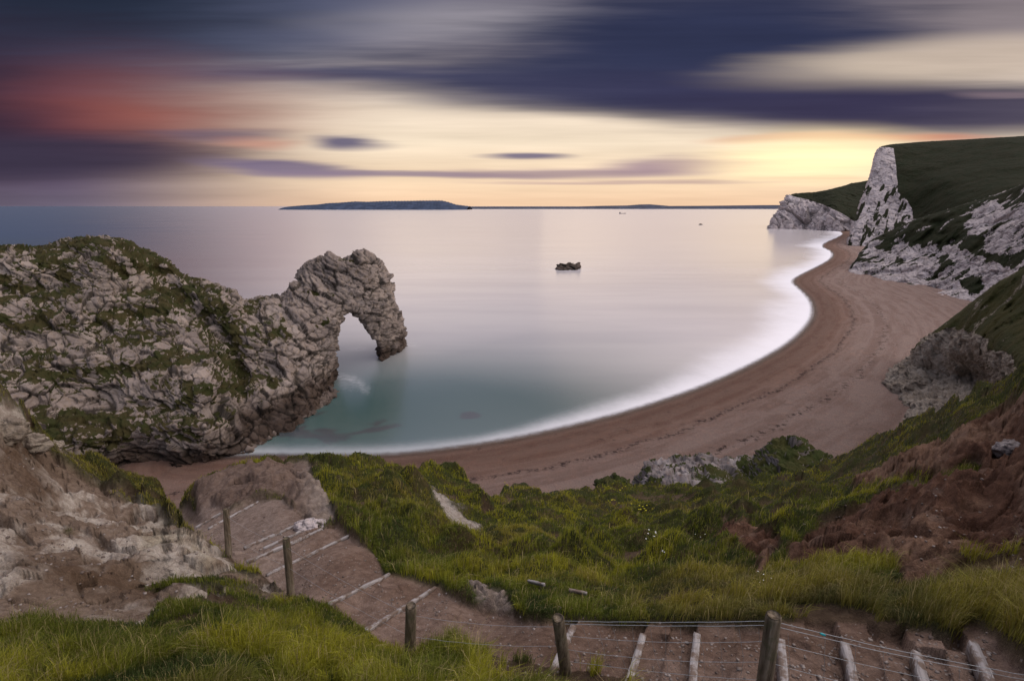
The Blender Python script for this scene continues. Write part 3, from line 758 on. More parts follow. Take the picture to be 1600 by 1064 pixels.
# ------------------------------------------------------------------ hillside in the foreground
TOP = [(-800, 600), (-300, 640), (-120, 628), (0, 636), (40, 655), (70, 685), (90, 698), (150, 722), (200, 742), (238, 762), (256, 776), (266, 790), (272, 797), (280, 798), (290, 777), (306, 762), (330, 749), (352, 738), (376, 730), (411, 721), (440, 719),
       (494, 722), (530, 722), (569, 718), (612, 727), (630, 736), (642, 737), (665, 733), (691, 731), (712, 737), (725, 747), (740, 766), (752, 780), (765, 784), (785, 772), (800, 765), (819, 763), (837, 769), (849, 781),
       (867, 779), (890, 777), (912, 773), (935, 768), (960, 762), (1000, 764), (1050, 764), (1100, 760), (1150, 755), (1200, 750), (1250, 742), (1285, 728), (1322, 711), (1350, 697), (1379, 682), (1410, 668), (1451, 651), (1505, 630), (1554, 606), (1600, 588), (1700, 540), (1900, 480), (2600, 370)]
C = """-800 1150 2.8;-800 900 5;-800 600 9;2600 1150 2.8;2600 700 4.6;2600 400 13;2200 1100 2.9;2200 700 6.5;2200 450 17;-300 1150 3.6;-300 1064 4;-300 900 7;-300 760 9.5;-300 650 12;-150 1150 3.2;-150 1000 5;-150 830 8.5;-150 700 12;
0 1150 3.0;0 1064 3.9;300 1150 3.1;300 1064 4.0;600 1150 3.4;600 1064 4.3;800 1150 3.9;800 1064 5.0;900 1064 5.1;0 960 5.7;150 1000 5.1;300 950 6.0;450 990 5.8;500 950 7.0;640 1030 5.7;560 1020 5.5;
1000 1150 4.3;1000 1064 4.9;1300 1150 3.9;1300 1064 4.4;1600 1150 3.5;1600 1064 3.8;1800 1100 3.2;1900 1000 3.4;1900 800 5.5;1900 600 10;1900 480 22;
1100 1000 5.4;1300 1020 4.8;1500 1010 4.5;1600 1000 4.2;900 980 6.3;800 980 6.6;700 950 7.1;600 960 7.1;520 960 7.4;700 1000 6.3;
850 940 7.3;1000 975 6.3;1200 975 5.6;1400 990 5.0;1100 945 6.8;1300 925 6.5;1500 940 5.6;1600 930 5.2;
1100 900 9.0;1200 900 8.4;1350 880 7.9;1500 850 7.5;1600 850 6.7;1400 820 9.4;1500 780 9.2;1600 760 8.4;1600 690 10.4;1500 705 12;1400 760 12;1330 800 12.4;1250 850 10;1180 870 10.2;1150 830 12.6;
1600 630 13;1540 680 13;1520 745 10.6;1600 595 17;1500 640 19;1400 690 23;1330 740 21;1250 780 18;1200 800 16.5;1100 820 16;
150 900 7.7;300 900 8.3;0 880 7.2;0 830 8.6;150 830 10.2;300 860 9.7;380 905 8.7;358 870 10;456 935 8.1;250 930 7.1;100 950 6.2;
0 760 10.8;100 770 12.6;200 800 13.2;275 830 12.6;325 850 11.4;0 690 12.5;0 640 13.5;40 657 14.5;90 702 16;150 726 17;200 745 17.5;240 768 17.5;275 800 16;290 812 15.6;60 740 13.2;150 760 14.8;
500 900 8.7;480 850 10.3;400 850 10.9;430 800 12.6;350 800 13.6;310 800 14.6;550 860 9.8;600 905 8.4;
400 765 15.5;380 733 17.5;470 725 18.5;300 765 18;350 750 17.6;480 790 13.4;505 820 11.6;440 745 16.8;
520 726 19;580 720 20;630 738 20;640 760 18;690 800 15.6;700 830 13.5;620 840 12;560 800 13.8;535 838 10.8;650 900 9.0;590 870 9.8;600 760 17;530 770 15.5;
700 735 26;680 760 22;735 772 23;720 800 18.5;760 820 17.5;720 870 12;800 900 10;700 930 8;750 800 20;
850 785 24;820 765 27;830 800 21;900 785 25;950 765 30;1000 755 33;900 850 15;1000 850 15;800 850 14;1000 900 11;900 910 9.4;1000 940 7.9;880 935 7.8;
1050 800 21;1100 750 33;1200 740 35;1250 730 36;1290 725 35;1200 770 26;1330 712 33;1370 690 32;1450 655 28;1550 612 21"""
C = np.array([[float(a) for a in r.split()] for r in C.replace('\n', '').split(';')])
fT = tps(C[:, :2] / 200.0, np.log(C[:, 2]), 0.0006)
NR = 330
cols_px = np.concatenate([np.linspace(-800, -200, 80), np.linspace(-200, 1800, 920)[1:], np.linspace(1800, 2600, 110)[1:]]); NC = len(cols_px)
ytop = np.interp(cols_px, [p[0] for p in TOP], [p[1] for p in TOP])
tt = np.linspace(0, 1, NR)
PXg = np.broadcast_to(cols_px, (NR, NC)); PYg = 1150 + (ytop[None] - 1150) * tt[:, None]
Dg = np.exp(fT(np.stack([PXg.ravel(), PYg.ravel()], 1) / 200.0))
G = W(PXg.ravel(), PYg.ravel(), Dg)
gx, gy = PXg.ravel(), PYg.ravel()

SAND = [(-300, 690), (-20, 640), (30, 650), (60, 700), (100, 722), (160, 756), (215, 786), (262, 815), (290, 838), (330, 862), (380, 895), (440, 920), (462, 940), (420, 945), (390, 935), (330, 930), (300, 940), (250, 952), (225, 985), (80, 978), (0, 985), (-300, 985)]
MOUND = [(306, 770), (330, 757), (380, 736), (420, 728), (482, 729), (497, 768), (520, 800), (524, 818), (498, 826), (480, 812), (440, 778), (400, 782), (360, 795), (306, 800)]
STREAK = [(648, 740), (656, 742), (668, 760), (690, 775), (715, 800), (752, 828), (738, 838), (710, 826), (694, 812), (686, 790), (664, 768)]
RED = [(2600, 330), (1640, 590), (1590, 632), (1555, 648), (1510, 668), (1478, 690), (1440, 706), (1380, 735), (1332, 745), (1330, 762), (1345, 770), (1420, 752), (1512, 733), (1530, 738), (1520, 747), (1450, 765), (1385, 782), (1345, 800), (1305, 822), (1262, 840),
       (1225, 862), (1240, 892), (1300, 884), (1330, 876), (1395, 892), (1410, 920), (1490, 912), (1560, 905), (1640, 900), (2600, 860)]
BANK = [(1115, 840), (1128, 822), (1160, 822), (1215, 845), (1220, 862), (1205, 872), (1196, 890), (1180, 902), (1184, 878), (1160, 866), (1140, 850)]
EDGE = [(722, 918), (745, 925), (790, 945), (802, 962), (780, 960), (742, 945)]
PATH = [(262, 790), (272, 797), (280, 798), (292, 790), (306, 800), (330, 786), (360, 795), (400, 782), (440, 778), (480, 812), (500, 826), (524, 822), (545, 837), (586, 864), (601, 897), (639, 905), (680, 916), (710, 935), (740, 950), (800, 960), (819, 970), (875, 969), (969, 979), (1000, 976),
        (1112, 976), (1187, 976), (1285, 970), (1352, 974), (1375, 987), (1450, 985), (1487, 1000), (1514, 975), (1562, 1002), (1600, 1025), (1900, 1080), (1900, 1160), (980, 1160), (985, 1060), (875, 1046), (819, 1036), (762, 1022), (710, 1010), (680, 1016), (640, 1036), (590, 1008), (569, 990), (512, 950),
        (458, 934), (416, 903), (385, 884), (356, 869), (318, 848), (290, 822), (275, 806)]
wob = fbm(G / np.maximum(Dg[:, None] * 0.05, .01) * 1.0, 3, 61)   # uneven borders
jx, jy = gx + 7 * wob, gy + 7 * fbm(G / (Dg[:, None] * 0.05), 3, 99)
def soft(poly, wdt=5): return sst(-sdf(jx, jy, poly), -wdt, wdt)
sSand, sMound, sStreak, sRed, sBank, sEdge = soft(SAND), soft(MOUND, 4), soft(STREAK, 3), soft(RED, 4), soft(BANK, 3), soft(EDGE, 3)
pathm = -sdf(gx + 2.5 * wob, gy + 2 * wob, PATH)
sPath = sst(pathm, -3, 3)
n3 = fbm(G / 0.9, 4, 41); n4 = fbm(G / 0.35, 4, 43)
earth = np.maximum.reduce([sSand, sMound, sStreak, sRed, sBank, sEdge])
# stray turf on the bare ground, bare spots in the turf
turf = (1 - earth)
stray = sst(n3, 0.12, 0.34) * (np.exp(-(dseg(gx, gy, [(250, 945), (350, 900), (420, 900), (330, 860)]) / 34) ** 2) + 0.8 * np.exp(-(dseg(gx, gy, [(60, 700), (150, 760), (230, 790), (330, 850)]) / 12) ** 2)
                                + 0.5 * np.exp(-(dseg(gx, gy, [(1500, 880), (1580, 870)]) / 25) ** 2) + 0.9 * np.exp(-(dseg(gx, gy, [(100, 850), (120, 835)]) / 10) ** 2))
turf = np.clip(np.maximum(turf, stray), 0, 1) * (1 - sPath)
turf_far = sst(n3, -0.55, -0.2)
turf = turf * turf_far

# relief, in metres, grown upward
mp = np.clip(Dg / 12.0, 0.45, 2.2)
f1, f2, cid = worley(G / np.array([1.5, 1.5, 1e9]) + 0.35 * fbm(G / 2.0, 2, 7)[:, None], 71)
g1, g2, gid = worley(G / np.array([.55, .55, 1e9]) + 0.3 * fbm(G / .8, 2, 8)[:, None], 72)
hum = 1.2 * (0.62 - f1) * (0.35 + cid) * sst(Dg, 6, 12) + 0.20 * (.6 - g1) * (.4 + gid) * np.clip((Dg - 4) / 8, .15, 1.5)
def facet(P_, cs, amp, seed):
    a_, b_, c_, dl_ = worley(P_ / cs + .5 * fbm(P_ / (np.max(cs) * 1.3), 2, seed + 9)[:, None], seed, True)
    return amp * ((c_ - .5) * .8 + (((c_ * 37.3) % 1) - .5) * 2 * dl_[:, 0] + (((c_ * 91.7) % 1) - .5) * 2 * dl_[:, 1]) - amp * .3 * (1 - sst(b_ - a_, 0, .12))
ero = (0.50 * ridged(G / np.array([2.6, 3.6, 2.2]), 4, 14, .5) * np.clip(Dg / 11, .4, 1.4) + 0.09 * fbm(G / .5, 4, 15, .55) + facet(G, np.array([1.2, 1.2, .9]), .24, 303) + facet(G, np.array([.4, .4, .3]), .08, 304)) * sst(-gy, -1000, -920)
red = 0.42 * ridged(G / np.array([2.6, 1.8, 1.0]), 4, 24, .55) * np.clip(Dg / 10, .5, 1.5) + 0.14 * fbm(G / .3, 4, 25, .6) + facet(G, np.array([1.1, .9, .5]), .24, 305) + facet(G, np.array([.4, .4, .25]), .09, 306)
rel = turf * hum + np.maximum(sSand, sMound) * ero * (1 - turf) + np.maximum.reduce([sRed, sBank, sEdge]) * red * (1 - turf) + sStreak * 0.3 * ridged(G / .8, 4, 5) + 0.10 * turf

# timber risers of the stair path (pixel ends, then placed on the ground)
TIMB = [((306, 825), (368, 790)), ((326, 827), (427, 772)), ((381, 857), (474, 817)), ((412, 858), (471, 831)), ((386, 879), (503, 828)), ((416, 900), (546, 838)), ((512, 947), (608, 899)), ((568, 990), (680, 920)),
        ((862, 1052), (896, 981)), ((980, 1075), (1004, 995)), ((1081, 1085), (1088, 995)), ((1227, 1090), (1219, 1004)), ((1340, 1095), (1319, 1010)), ((1455, 1100), (1431, 1024)), ((1560, 1105), (1521, 1010))]
# treads: a low step down just past each riser
stepz = np.zeros(len(G)); near = sPath > 0.01; flatw = np.zeros(len(G)); flatz = np.zeros(len(G)); TEND = []
idx = np.where(near)[0]
if len(idx):
    best = np.full(len(idx), 1e9)
    for (a, b2) in TIMB:
        pa = W(a[0], a[1], math.exp(fT(np.array([a]) / 200.0)[0])); pb = W(b2[0], b2[1], math.exp(fT(np.array([b2]) / 200.0)[0]))
        e = (pb - pa)[:2]; e /= np.linalg.norm(e); nr_ = np.array([-e[1], e[0]])
        if nr_[0] > 0: nr_ = -nr_              # downhill is to the left
        TEND.append((pa, pb)); Lt = np.linalg.norm((pb - pa)[:2]); tl = ((G[idx, :2] - pa[:2]) @ e) / Lt
        sw = (G[idx, :2] - pa[:2]) @ nr_
        wgt = np.exp(-(sw / .30) ** 2) * sst(tl, -.12, 0.0) * sst(-tl, -1.12, -1.0)
        zl = pa[2] + (pb[2] - pa[2]) * np.clip(tl, 0, 1)
        m_ = wgt > flatw[idx]; flatz[idx[m_]] = zl[m_]; flatw[idx[m_]] = wgt[m_]
        s_ = (G[idx, :2] - pa[:2]) @ nr_
        c_ = np.abs(s_) < best
        best = np.where(c_, np.abs(s_), best)
        val = np.where(s_ > 0, -0.10 * np.exp(-s_ / 0.30), 0.06 * np.exp(s_ / 0.35))
        stepz[idx] = np.where(c_, val, stepz[idx])
rel = rel * (1 - sPath) + sPath * (stepz + 0.035 * fbm(G / .5, 4, 55) + 0.012 * fbm(G / .08, 2, 56)) - 0.05 * sPath
# keep the silhouette rows from drifting upward too much
G[:, 2] += (flatz - G[:, 2]) * flatw * sPath
G[:, 2] += rel

def mixc(a, b2, f): return a * (1 - f[:, None]) + b2 * f[:, None]
cg = np.array([0.045, 0.05, 0.016]); base = np.tile(cg, (len(G), 1))
base = mixc(base, np.array([0.085, 0.06, 0.03]), sst(n3, 0.0, 0.4) * .7)
base = mixc(base, np.array([0.10, 0.068, 0.045]), sst(-n3, 0.15, 0.4))
sandc = mixc(np.tile([0.23, 0.17, 0.13], (len(G), 1)), np.array([0.48, 0.42, 0.365]), sst(fbm(G / np.array([1.2, 1.8, .6]), 5, 91, .65), -.08, .22))
ylw = np.exp(-(dseg(gx, gy, [(230, 860), (300, 870), (390, 905)]) / 22) ** 2)
sandc = mixc(sandc, np.array([0.42, 0.36, 0.26]), ylw * sst(fbm(G / .7, 3, 92), -.3, .3) * .7)
brn = np.exp(-(dseg(gx, gy, [(40, 905), (180, 915), (260, 925)]) / 24) ** 2) + np.exp(-(dseg(gx, gy, [(-100, 700), (0, 710), (50, 730), (60, 770)]) / 30) ** 2)
sandc = mixc(sandc, np.array([0.115, 0.07, 0.043]), np.clip(brn, 0, 1) * .8)
moundc = mixc(np.tile([0.19, 0.135, 0.11], (len(G), 1)), np.array([0.30, 0.245, 0.21]), sst(gx, 450, 510))
redc = mixc(np.tile([0.12, 0.062, 0.042], (len(G), 1)), np.array([0.215, 0.13, 0.09]), sst(fbm(G / np.array([2., 2, .5]), 4, 93), -.1, .35))
redc = mixc(redc, np.array([0.24, 0.17, 0.135]), sst(fbm(G / np.array([.9, .9, .3]), 3, 94), .2, .5) * .5)
for s_, c_ in ((sSand, sandc), (sMound, moundc), (sRed, redc), (sBank, redc * 1.1), (sEdge, moundc)):
    base = base * (1 - s_[:, None]) + c_ * s_[:, None]
base = mixc(base, np.array([0.42, 0.37, 0.33]), sStreak)
base = mixc(base, cg, turf * earth)
pathc = mixc(np.tile([0.16, 0.105, 0.08], (len(G), 1)), np.array([0.215, 0.15, 0.12]), sst(n3, -.2, .3))
pathc = mixc(pathc, np.array([0.27, 0.21, 0.18]), sst(-gx, -520, -420) * .7)
base = mixc(base, pathc, sPath)

Gg = G.reshape(NR, NC, 3)
# beyond the visible brow the slope rolls over and drops to the beach
sk = []; dirv = Gg[-1, :, :2] / np.linalg.norm(Gg[-1, :, :2], axis=1, keepdims=True)
zt = Gg[-1, :, 2]
rt = sst(cols_px, 1380, 1560)
for k in range(1, 15):
    s_ = k / 14.0
    h = (zt + 6) * s_ ** 1.15 * (1 - rt) + np.maximum(zt - 6, 0) * s_ ** .85 * rt
    hor = np.minimum(0.62 * (zt + 6), 30) * (s_ ** 0.8) * (1 - rt) + 75 * s_ * rt
    r = np.empty((NC, 3)); r[:, :2] = Gg[-1, :, :2] + dirv * hor[:, None]; r[:, 2] = zt - h
    sk.append(r)
sk = np.array(sk)
skf = sk.reshape(-1, 3); skf[:, 2] += 0.6 * fbm(skf / 3.0, 3, 5) * 1.0
bk = []                                    # the ground climbs on past the viewpoint
for k in range(24, 0, -1):
    s_ = k / 24.0; r = Gg[0].copy(); tgt = np.stack([Gg[0, :, 0] * 1.6, np.full(NC, -8.0), np.full(NC, 48.5)], 1)
    r[:, :2] = r[:, :2] * (1 - s_) + tgt[:, :2] * s_; r[:, 2] = r[:, 2] + (tgt[:, 2] - r[:, 2]) * (1 - (1 - s_) ** 1.6); bk.append(r)
bkf = np.array(bk).reshape(-1, 3); bkf[:, 2] += .05 * fbm(bkf / .6, 3, 8) * np.repeat(np.arange(24, 0, -1) / 24 > .05, NC)
allv = np.vstack([bkf, G, skf]); allc = np.vstack([np.tile([0.06, 0.06, 0.02], (len(bkf), 1)), base, np.tile([0.05, 0.05, 0.02], (len(skf), 1))])
q = grid_quads(24 + NR + 14, NC)
pm = np.concatenate([np.full(len(bkf), -99.), pathm, np.full(len(skf), -99.)])
ispath = (pm[q].mean(1) > 0)
def sub_mesh(name, qs, mat):
    used = np.unique(qs); rm = np.full(len(allv), -1); rm[used] = np.arange(len(used))
    return mesh(name, allv[used], rm[qs], mat=mat, cols=allc[used])
hill = sub_mesh('hillside', q[~ispath], M_GROUND)
tag(hill, 'steep grassy slope with bare pale sand at left and red earth at right', 'hillside', kind='structure')
path = sub_mesh('path', q[ispath], M_PATH)
tag(path, 'trodden earth path with timber steps winding down the slope', 'path', kind='structure')

def ground(px, py):
    c = np.interp(px, cols_px, np.arange(NC)); yt = np.interp(px, cols_px, ytop); r = (py - 1150) / (yt - 1150) * (NR - 1)
    c = min(max(c, 0), NC - 1.001); r = min(max(r, 0), NR - 1.001)
    i, j = int(r), int(c); fr, fc = r - i, c - j
    return (Gg[i, j] * (1 - fr) * (1 - fc) + Gg[i + 1, j] * fr * (1 - fc) + Gg[i, j + 1] * (1 - fr) * fc + Gg[i + 1, j + 1] * fr * fc).copy()

# ------------------------------------------------------------------ grass blades
m = bpy.data.materials.new('grass_blades'); m.use_nodes = True
t = NT(m.node_tree); t.n.clear(); out = t.node('ShaderNodeOutputMaterial')
c = t.attr('Col', 'Color')
df = t.node('ShaderNodeBsdfPrincipled'); t.put(df.inputs['Base Color'], c); df.inputs['Roughness'].default_value = 0.6; df.inputs['Specular IOR Level'].default_value = 0.25
tr = t.node('ShaderNodeBsdfTranslucent'); t.put(tr.inputs[0], c)
mx = t.node('ShaderNodeMixShader'); mx.inputs[0].default_value = 0.3
t.l.new(df.outputs[0], mx.inputs[1]); t.l.new(tr.outputs[0], mx.inputs[2]); t.l.new(mx.outputs[0], out.inputs[0])
M_BLADE = m

def blades(P, L, Wd, lean, colr, name, label):
    n = len(P); az = rng.uniform(0, 2 * math.pi, n)
    side = np.stack([np.cos(az), np.sin(az), np.zeros(n)], 1)
    la = rng.uniform(0, 2 * math.pi, n)
    _, _, cc_, dl_ = worley(P * np.array([1, 1, 0]) / .42 + .3 * fbm(P / .6, 2, 8)[:, None] * np.array([1, 1, 0]) + np.array([0, 0, .5]), 73, True)
    ld = (np.stack([np.cos(la), np.sin(la), np.zeros(n)], 1) * .7 + 1.4 * dl_ * np.array([1, 1, 0])) * rng.uniform(.3, 1.0, n)[:, None] * lean[:, None]
    ld[:, 0] += 0.22 * lean                      # combed by the wind
    up = np.array([0, 0, 1.0])
    mid = P + (up * .62 + ld * .25) * L[:, None]; tip = P + (up * 1.0 * (1 - .35 * lean[:, None]) + ld * .95) * L[:, None]
    wv = side * Wd[:, None] / 2
    v = np.stack([P - wv, P + wv, mid - wv * .75, mid + wv * .75, tip], 1).reshape(-1, 3)
    b0 = np.arange(n) * 5
    q = np.stack([b0, b0 + 1, b0 + 3, b0 + 2], 1); tr_ = np.stack([b0 + 2, b0 + 3, b0 + 4], 1)
    o = mesh(name, v, q, tr_, mat=M_BLADE, cols=np.repeat(colr, 5, 0))
    tag(o, label, 'grass', kind='stuff'); return o

NB = 420000
rr = rng.uniform(0, NR - 1.001, NB * 2); pxs = rng.uniform(-330, 2000, NB * 2)
cc = np.interp(pxs, cols_px, np.arange(NC))
i, j = rr.astype(int), cc.astype(int); fr, fc = (rr - i)[:, None], (cc - j)[:, None]
Pb = Gg[i, j] * (1 - fr) * (1 - fc) + Gg[i + 1, j] * fr * (1 - fc) + Gg[i, j + 1] * (1 - fr) * fc + Gg[i + 1, j + 1] * fr * fc
Tf = turf.reshape(NR, NC)[i, j]
pyb = PYg[i, j]; db = Dg.reshape(NR, NC)[i, j]
keep = rng.uniform(0, 1, len(Pb)) < (Tf > 0.45) * np.clip(Tf, 0, 1)
Pb, pxs, pyb, db = Pb[keep], pxs[keep], pyb[keep], db[keep]
nA = fbm(Pb / 1.3, 3, 201); nB = fbm(Pb / .35, 3, 202); nC_ = fbm(Pb / 4.0, 3, 203)
_, _, kc = worley(Pb * np.array([1, 1, 0]) / .5 + np.array([0, 0, .5]), 77)
L = (0.09 + 0.17 * rng.uniform(0, 1, len(Pb)) ** 2) * (1 + .7 * nA) * (1 + .7 * nB) * (.7 + .6 * kc)
tall = np.exp(-(dseg(pxs, pyb, [(1130, 960), (1220, 925), (1320, 950), (1420, 960), (1500, 945), (1620, 985)]) / 30) ** 2) + np.exp(-(dseg(pxs, pyb, [(560, 855), (640, 890), (720, 905)]) / 16) ** 2) + .5 * (pyb > 1010) * (pxs > 640) * (pxs < 1000)
L *= 1 + 0.85 * np.clip(tall, 0, 1)
L *= 1 - .42 * np.exp(-(dseg(pxs, pyb, [(380, 920), (500, 965), (600, 1015)]) / 40) ** 2)
L = np.minimum(L, 0.42) * np.interp(db, [4, 10, 18, 35], [.85, .9, .72, .85])
Wd = np.maximum(0.0055, db * 0.0011) * rng.uniform(.7, 1.3, len(Pb))
g = np.tile([0.11, 0.125, 0.016], (len(Pb), 1))
g = mixc(g, np.array([0.235, 0.225, 0.020]), sst(nA + .5 * nC_ + .5 * (kc - .5), -.15, .4))
g = mixc(g, np.array([0.032, 0.050, 0.014]), sst(-nB - .3 * nA - .6 * (kc - .5), .05, .5) * .85)
dry = np.clip(sst(nC_ + .35 * nB, .12, .5) * .6 + .75 * np.exp(-(dseg(pxs, pyb, [(560, 760), (640, 790), (680, 810)]) / 34) ** 2) * sst(nB, -.4, .4) + .5 * (pxs < 310) * (pyb < 860), 0, .9)
dry = np.maximum(dry, .55 * sst(pxs, 1250, 1400) * sst(-pyb, -800, -700) * sst(nB, -.3, .3))
g = mixc(g, np.array([0.17, 0.115, 0.045]), dry * rng.uniform(.4, 1, len(Pb)))
straw = rng.uniform(0, 1, len(Pb)) < .06
L[straw] *= 1.45; Wd[straw] *= .7
g[straw] = [0.30, 0.24, 0.11]
g *= np.clip(1 + .30 * np.exp(-((pxs - 900) / 420) ** 2), 1, 1.3)[:, None] * (1.18 * rng.uniform(.6, 1.35, len(Pb)))[:, None]
blades(Pb, L, Wd, rng.uniform(.3, 1.0, len(Pb)), g, 'grass', 'long green and yellow grass covering the slope around the path')
print('blades', len(Pb))

# ------------------------------------------------------------------ weathered timber, fence
m, t, b, out, P = new_mat('weathered_wood')
tcg = t.node('ShaderNodeTexCoord').outputs['Object']
st = t.vmath('MULTIPLY', tcg, (26.0, 26.0, 2.2)); nz = t.noise(st, 1.0, 5.0, 0.65); blot = t.noise(tcg, 9.0, 4.0, .6)
c = t.ramp(nz, [(0.3, (0.05, 0.038, 0.026)), (0.5, (0.15, 0.115, 0.082)), (0.72, (0.27, 0.22, 0.17))])
c = t.mix(t.step(blot, .5, .7, 0, .6), c, (0.085, 0.088, 0.045))
t.put(b.inputs['Base Color'], c); t.put(b.inputs['Normal'], t.bump(nz, .8, .02)); M_WOOD = m
m, t, b, out, P = new_mat('pale_timber')
st = t.vmath('MULTIPLY', t.node('ShaderNodeTexCoord').outputs['Object'], (2.0, 30.0, 30.0)); nz = t.noise(st, 1.0, 5.0, 0.65); blot = t.noise(P, 7.0, 4.0, .6)
c = t.ramp(nz, [(0.3, (0.18, 0.16, 0.155)), (0.55, (0.36, 0.33, 0.325)), (0.75, (0.46, 0.43, 0.43))])
c = t.mix(t.step(blot, .44, .58, 0, .9), c, (0.15, 0.105, 0.08))
t.put(b.inputs['Base Color'], c); t.put(b.inputs['Normal'], t.bump(nz, .7, .02)); M_TIMB = m
m, t, b, out, P = new_mat('galvanised_wire'); b.inputs['Base Color'].default_value = (0.36, 0.38, 0.40, 1); b.inputs['Metallic'].default_value = .6; b.inputs['Roughness'].default_value = .55; M_WIRE = m
m, t, b, out, P = new_mat('blue_twine'); b.inputs['Base Color'].default_value = (0.02, 0.30, 0.34, 1); M_TWINE = m

def ring_tube(path_pts, radii, seg=14, wob=0.0, cap=True, seed=0):
    P_ = np.asarray(path_pts, float); n = len(P_)
    T_ = np.gradient(P_, axis=0); T_ /= np.linalg.norm(T_, axis=1, keepdims=True)
    ref = np.array([0.3, 1, 0.1]) if abs(T_[0][2]) > .7 else np.array([0, 0, 1.])
    a = np.cross(T_, ref); a /= np.linalg.norm(a, axis=1, keepdims=True); b2 = np.cross(T_, a)
    ph = np.linspace(0, 2 * math.pi, seg, endpoint=False)
    r = np.asarray(radii)[:, None] * (1 + wob * np.cos(ph * 3 + seed) * .5 + wob * np.cos(ph * 5 + seed * 2) * .5)[None]
    v = P_[:, None] + r[:, :, None] * (np.cos(ph)[None, :, None] * a[:, None] + np.sin(ph)[None, :, None] * b2[:, None])
    i = np.arange(n * seg).reshape(n, seg); j = np.roll(i, -1, 1)
    q = np.stack([i[:-1], i[1:], j[1:], j[:-1]], -1).reshape(-1, 4)
    v = v.reshape(-1, 3)
    tr_ = np.zeros((0, 3), int)
    if cap:
        c0, c1 = len(v), len(v) + 1; v = np.vstack([v, P_[0], P_[-1]])
        tr_ = np.vstack([np.stack([np.full(seg, c1), i[-1], j[-1]], 1), np.stack([np.full(seg, c0), j[0], i[0]], 1)])
    return v, q, tr_

def empty(name, loc):
    o = bpy.data.objects.new(name, None); o.empty_display_size = .2; o.location = loc; sc.collection.objects.link(o); return o

fence_posts = [  # top px, base px, height, radius
    ((353, 795), (358, 872), 1.02, 0.058), ((447, 841), (456, 938), 1.05, 0.058), ((642, 946), (640, 1034), None, 0.062), ((872, 965), (884, 1050), None, 0.062), ((1209, 960), (1193, 1080), None, 0.064)]
bases = []; tops = []
for k, (tp, bp, H_, R_) in enumerate(fence_posts):
    g0 = ground(*bp)
    d0 = PIX(g0[None])[2][0]
    tpw = W(tp[0], tp[1], d0 * (1 - .0) * 1.0)
    # top point: on the pixel ray, at about one metre above the base
    h = H_ or 0.95
    ray = W(tp[0], tp[1], 1.0) - np.array([0, 0, CAMZ])
    dd_ = np.linspace(.6 * d0, 1.05 * d0, 400); cand = np.array([0, 0, CAMZ]) + dd_[:, None] * ray
    err = np.abs(np.linalg.norm(cand - g0, axis=1) - h) + 0.8 * np.linalg.norm((cand - g0)[:, :2], axis=1)
    tpw = cand[np.argmin(err)]
    bases.append(g0); tops.append(tpw)
fence = empty('fence', bases[2])
tag(fence, 'post and wire fence, five leaning wooden posts beside the stair path', 'fence')
for k, (g0, tp) in enumerate(zip(bases, tops)):
    ax = tp - g0; s_ = np.concatenate([[-.25], np.linspace(0, .97, 8), [.99, 1.0]])
    R_ = fence_posts[k][3]
    rad = R_ * np.concatenate([[1.05], np.linspace(1.04, .97, 8), [.93, .80]])
    v, q, tr_ = ring_tube(s_[:, None] * ax[None], rad, 18, .05, seed=k)
    v[:, :] += .003 * fbm(v / .05, 2, k)[:, None]
    o = mesh('post', v, q, tr_, mat=M_WOOD, parent=fence); o.location = g0 - bases[2]

def wire(pts, r=.0018, name='wire', mat=None, sag=0.0, n=24):
    pts = np.array(pts, float); out_ = []
    for a, b2 in zip(pts[:-1], pts[1:]):
        s_ = np.linspace(0, 1, n)[:, None]; p = a + (b2 - a) * s_; p[:, 2] -= sag * 4 * (s_ * (1 - s_))[:, 0]
        out_.append(p if len(out_) == 0 else p[1:])
    p = np.vstack(out_); p += .004 * np.stack([fbm(p / .15, 2, 1), fbm(p / .15, 2, 2), fbm(p / .15, 2, 3)], 1)
    return ring_tube(p, np.full(len(p), r), 5, cap=False)
def joined(parts):
    V, Q, T3 = [], [], []; o_ = 0
    for v, q, t3 in parts:
        V.append(v); Q.append(q + o_); T3.append(t3 + o_); o_ += len(v)
    return np.vstack(V), np.vstack(Q), np.vstack(T3)
def on_post(k, f, side=-1):        # point on post k at height fraction f
    return bases[k] + (tops[k] - bases[k]) * f
endR = W(1700, 1063, PIX(tops[4][None])[2][0] * .93); endlow = endR + np.array([0, 0, -.85])
def endp(f): return endlow + (endR - endlow) * f
for f in (.95, .90):
    v, q, t3 = joined([wire([on_post(3, f), on_post(4, f - .02)], .0024, sag=.015), wire([on_post(4, f - .02), endp(f)], .0024, sag=.04)])
    mesh('wire', v - bases[2], q, t3, mat=M_WIRE, parent=fence)
for f, sg in ((.70, .05), (.45, .06), (.22, .03)):
    v, q, t3 = joined([wire([on_post(3, f), on_post(4, f)], .0018, sag=sg), wire([on_post(4, f), endp(f)], .0018, sag=sg)])
    mesh('wire', v - bases[2], q, t3, mat=M_WIRE, parent=fence)
for f in (.85, .5):
    v, q, t3 = joined([wire([on_post(k, f), on_post(k + 1, f)], .0016, sag=.05) for k in range(3)])
    mesh('wire', v - bases[2], q, t3, mat=M_WIRE, parent=fence)
ver = []
